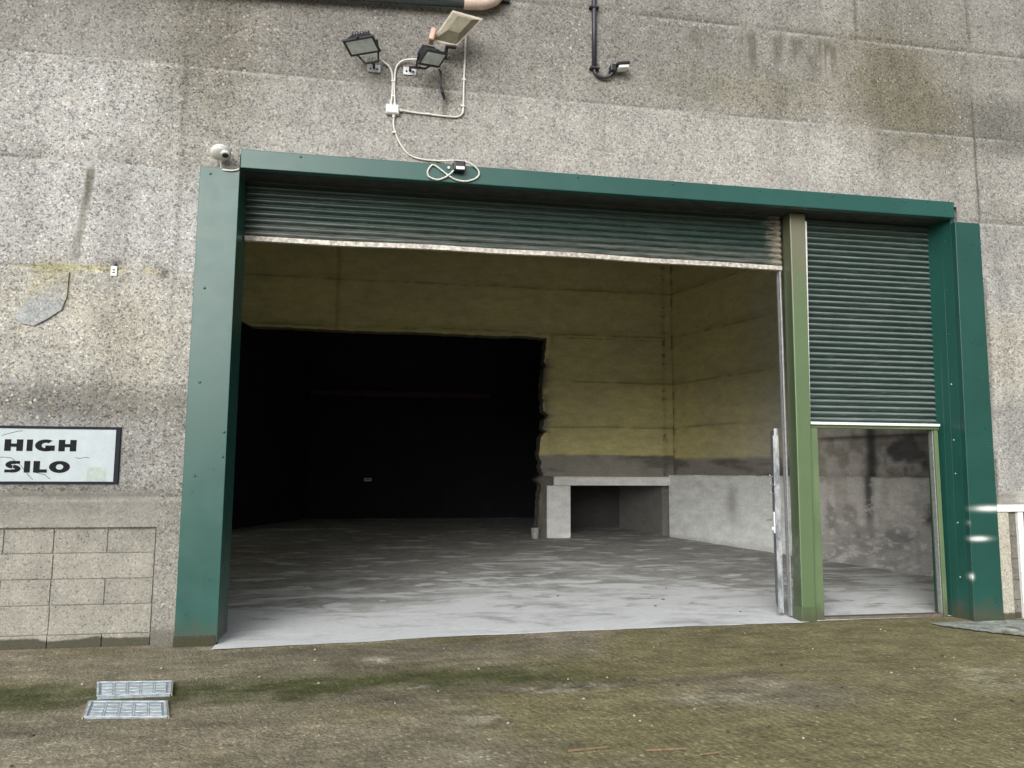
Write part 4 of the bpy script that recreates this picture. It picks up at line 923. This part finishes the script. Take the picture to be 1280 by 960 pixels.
grate('nearer of the two galvanised louvred grates set in the yard', (-1.815, -2.10), (-1.285, -2.165), (-1.385, -1.80), (-1.905, -1.72), (-1, 1))
grate('farther galvanised louvred grate lying in the moss channel nearer the wall', (-1.895, -1.615), (-1.40, -1.62), (-1.478, -1.265), (-2.025, -1.21), (1,))
# ------------------------------------------------------------------ litter on the yard
def splinter(lbl, x, y, l, ang, w):
    u = Vector((math.cos(ang), math.sin(ang), 0)); v = Vector((-u.y, u.x, 0)); c = Vector((x, y, .006)); m = MB()
    pr = [(-.5, .2), (-.42, 1), (.1, .85), (.38, .6), (.5, .1)]
    top = [c+u*l*a+v*w*b for a, b in pr] + [c+u*l*a-v*w*b for a, b in reversed(pr)]; n = len(top)
    m.add([p+Vector((0, 0, .003)) for p in top]+[p-Vector((0, 0, .008)) for p in top], [tuple(range(n)), tuple(range(2*n-1, n-1, -1))]+[(i, n+i, n+(i+1) % n, (i+1) % n) for i in range(n)])
    o = m.build('wood_splinter', M['splinter'], base=(x, y, 0)); return tag(o, lbl, 'splinter', 'orange wood splinters on the yard')
splinter('leftmost orange wood splinter lying on the yard', 1.26, -3.16, .25, .10, .0035)
splinter('longest orange wood splinter, middle one lying on the yard', 1.70, -3.24, .24, -.04, .004)
splinter('shortest orange wood splinter, rightmost on the yard', 1.93, -3.34, .13, .12, .0035)
def chip(kind, lbl, cat, grp, x, y, r, mat, z=0.0):
    rr = random.Random(int(x*977+y*131)); m = MB(); n = 7; lo = []; hi = []
    fl = .55 if kind == 'stone' else .16
    for k in range(n):
        a = 2*math.pi*k/n; q = r*rr.uniform(.7, 1.15); lo.append((x+q*math.cos(a), y+q*.8*math.sin(a), z-.004)); hi.append((x+.62*q*math.cos(a), y+.5*q*math.sin(a), z+r*fl*rr.uniform(.8, 1.2)))
    m.add(lo+hi, [tuple(range(n-1, -1, -1)), tuple(range(n, 2*n))]+[(i, (i+1) % n, n+(i+1) % n, n+i) for i in range(n)])
    tag(m.build(kind, mat, base=(x, y, z)), lbl, cat, grp)
rr = random.Random(21)
for i in range(46):
    x = rr.uniform(-2.2, 6.0); y = rr.uniform(-3.4, -.25)
    if -2.1 < x < -1.2 and y < -1.1: continue
    if x > 5.2 and y > -1.6: continue
    chip('stone', 'small pale stone chip lying on the mossy yard', 'stone', 'pale stone chips on the yard', x, y, rr.uniform(.006, .013), M['stone'])
for x, y in ((2.5, -2.95), (2.02, -1.75), (2.3, -1.95), (3.4, -1.5), (3.05, -2.6), (1.45, -1.75), (3.5, -2.2), (-2.0, -2.4), (4.5, -2.7), (5.0, -1.4), (-1.9, -2.9), (2.2, -3.0)):
    chip('leaf', 'small dark dead leaf lying flat on the yard', 'leaf', 'dark leaf scraps on the yard', x, y, rr.uniform(.012, .022), M['leaf'])
for x, y in ((-.85, 2.0), (2.31, 2.0), (4.15, .75), (3.55, 1.6), (3.3, 1.2), (3.9, 2.4)):
    chip('debris_lump', 'small dark lump lying on the powdered silo floor', 'debris', 'dark lumps on the silo floor', x, y, rr.uniform(.015, .03), M['leaf'], .012+S*y)
# ------------------------------------------------------------------ camera, sky, sun
cam = bpy.data.cameras.new('camera'); co_ = bpy.data.objects.new('camera', cam); C.objects.link(co_)
a, p, r = R(10.0), R(6.46), R(.315)
fwd = Vector((math.sin(a)*math.cos(p), math.cos(a)*math.cos(p), math.sin(p))); rt = Vector((math.cos(a), -math.sin(a), 0)); up = rt.cross(fwd)
X = rt*math.cos(r)+up*math.sin(r); Y = up*math.cos(r)-rt*math.sin(r)
mt = Matrix((X, Y, -fwd)).transposed().to_4x4(); mt.translation = (0, -7.6825, 1.6); co_.matrix_world = mt
cam.sensor_width = 36; cam.lens = 962/1280*36; cam.clip_start = .05; cam.clip_end = 2000
bpy.context.scene.camera = co_
w = bpy.data.worlds.new('World'); bpy.context.scene.world = w; w.use_nodes = True; nt = w.node_tree
bg = nt.nodes['Background']; sky = nt.nodes.new('ShaderNodeTexSky'); sky.sky_type = 'NISHITA'; sky.sun_disc = False
sky.sun_elevation = R(24); sky.sun_rotation = R(208); sky.air_density = 1.6; sky.dust_density = 6.0; sky.ozone_density = 1.0
hs = nt.nodes.new('ShaderNodeHueSaturation'); hs.inputs['Saturation'].default_value = .28
tn = nt.nodes.new('ShaderNodeMix'); tn.data_type = 'RGBA'; tn.blend_type = 'MULTIPLY'; tn.inputs[0].default_value = 1; tn.inputs[7].default_value = (.97, 1.0, 1.05, 1)
nt.links.new(sky.outputs[0], hs.inputs['Color']); nt.links.new(hs.outputs[0], tn.inputs[6]); nt.links.new(tn.outputs[2], bg.inputs['Color']); bg.inputs['Strength'].default_value = .15
sn = bpy.data.lights.new('sun', 'SUN'); sn.energy = 1.5; sn.angle = R(50); sn.color = (1, .985, .96)
so = bpy.data.objects.new('sun', sn); C.objects.link(so); so.location = (0, -6, 12)
so.rotation_euler = Vector((math.sin(R(28))*math.cos(R(24)), math.cos(R(28))*math.cos(R(24)), -math.sin(R(24)))).to_track_quat('-Z', 'Y').to_euler()
for o in bpy.data.objects:
    if '_org' in o: del o['_org']
sc = bpy.context.scene
sc.render.engine = 'CYCLES'; sc.view_settings.view_transform = 'Standard'; sc.view_settings.look = 'None'; sc.view_settings.exposure = 0
sc.cycles.max_bounces = 10; sc.cycles.diffuse_bounces = 6; sc.cycles.use_denoising = True
sc.render.resolution_x = 1024; sc.render.resolution_y = 768
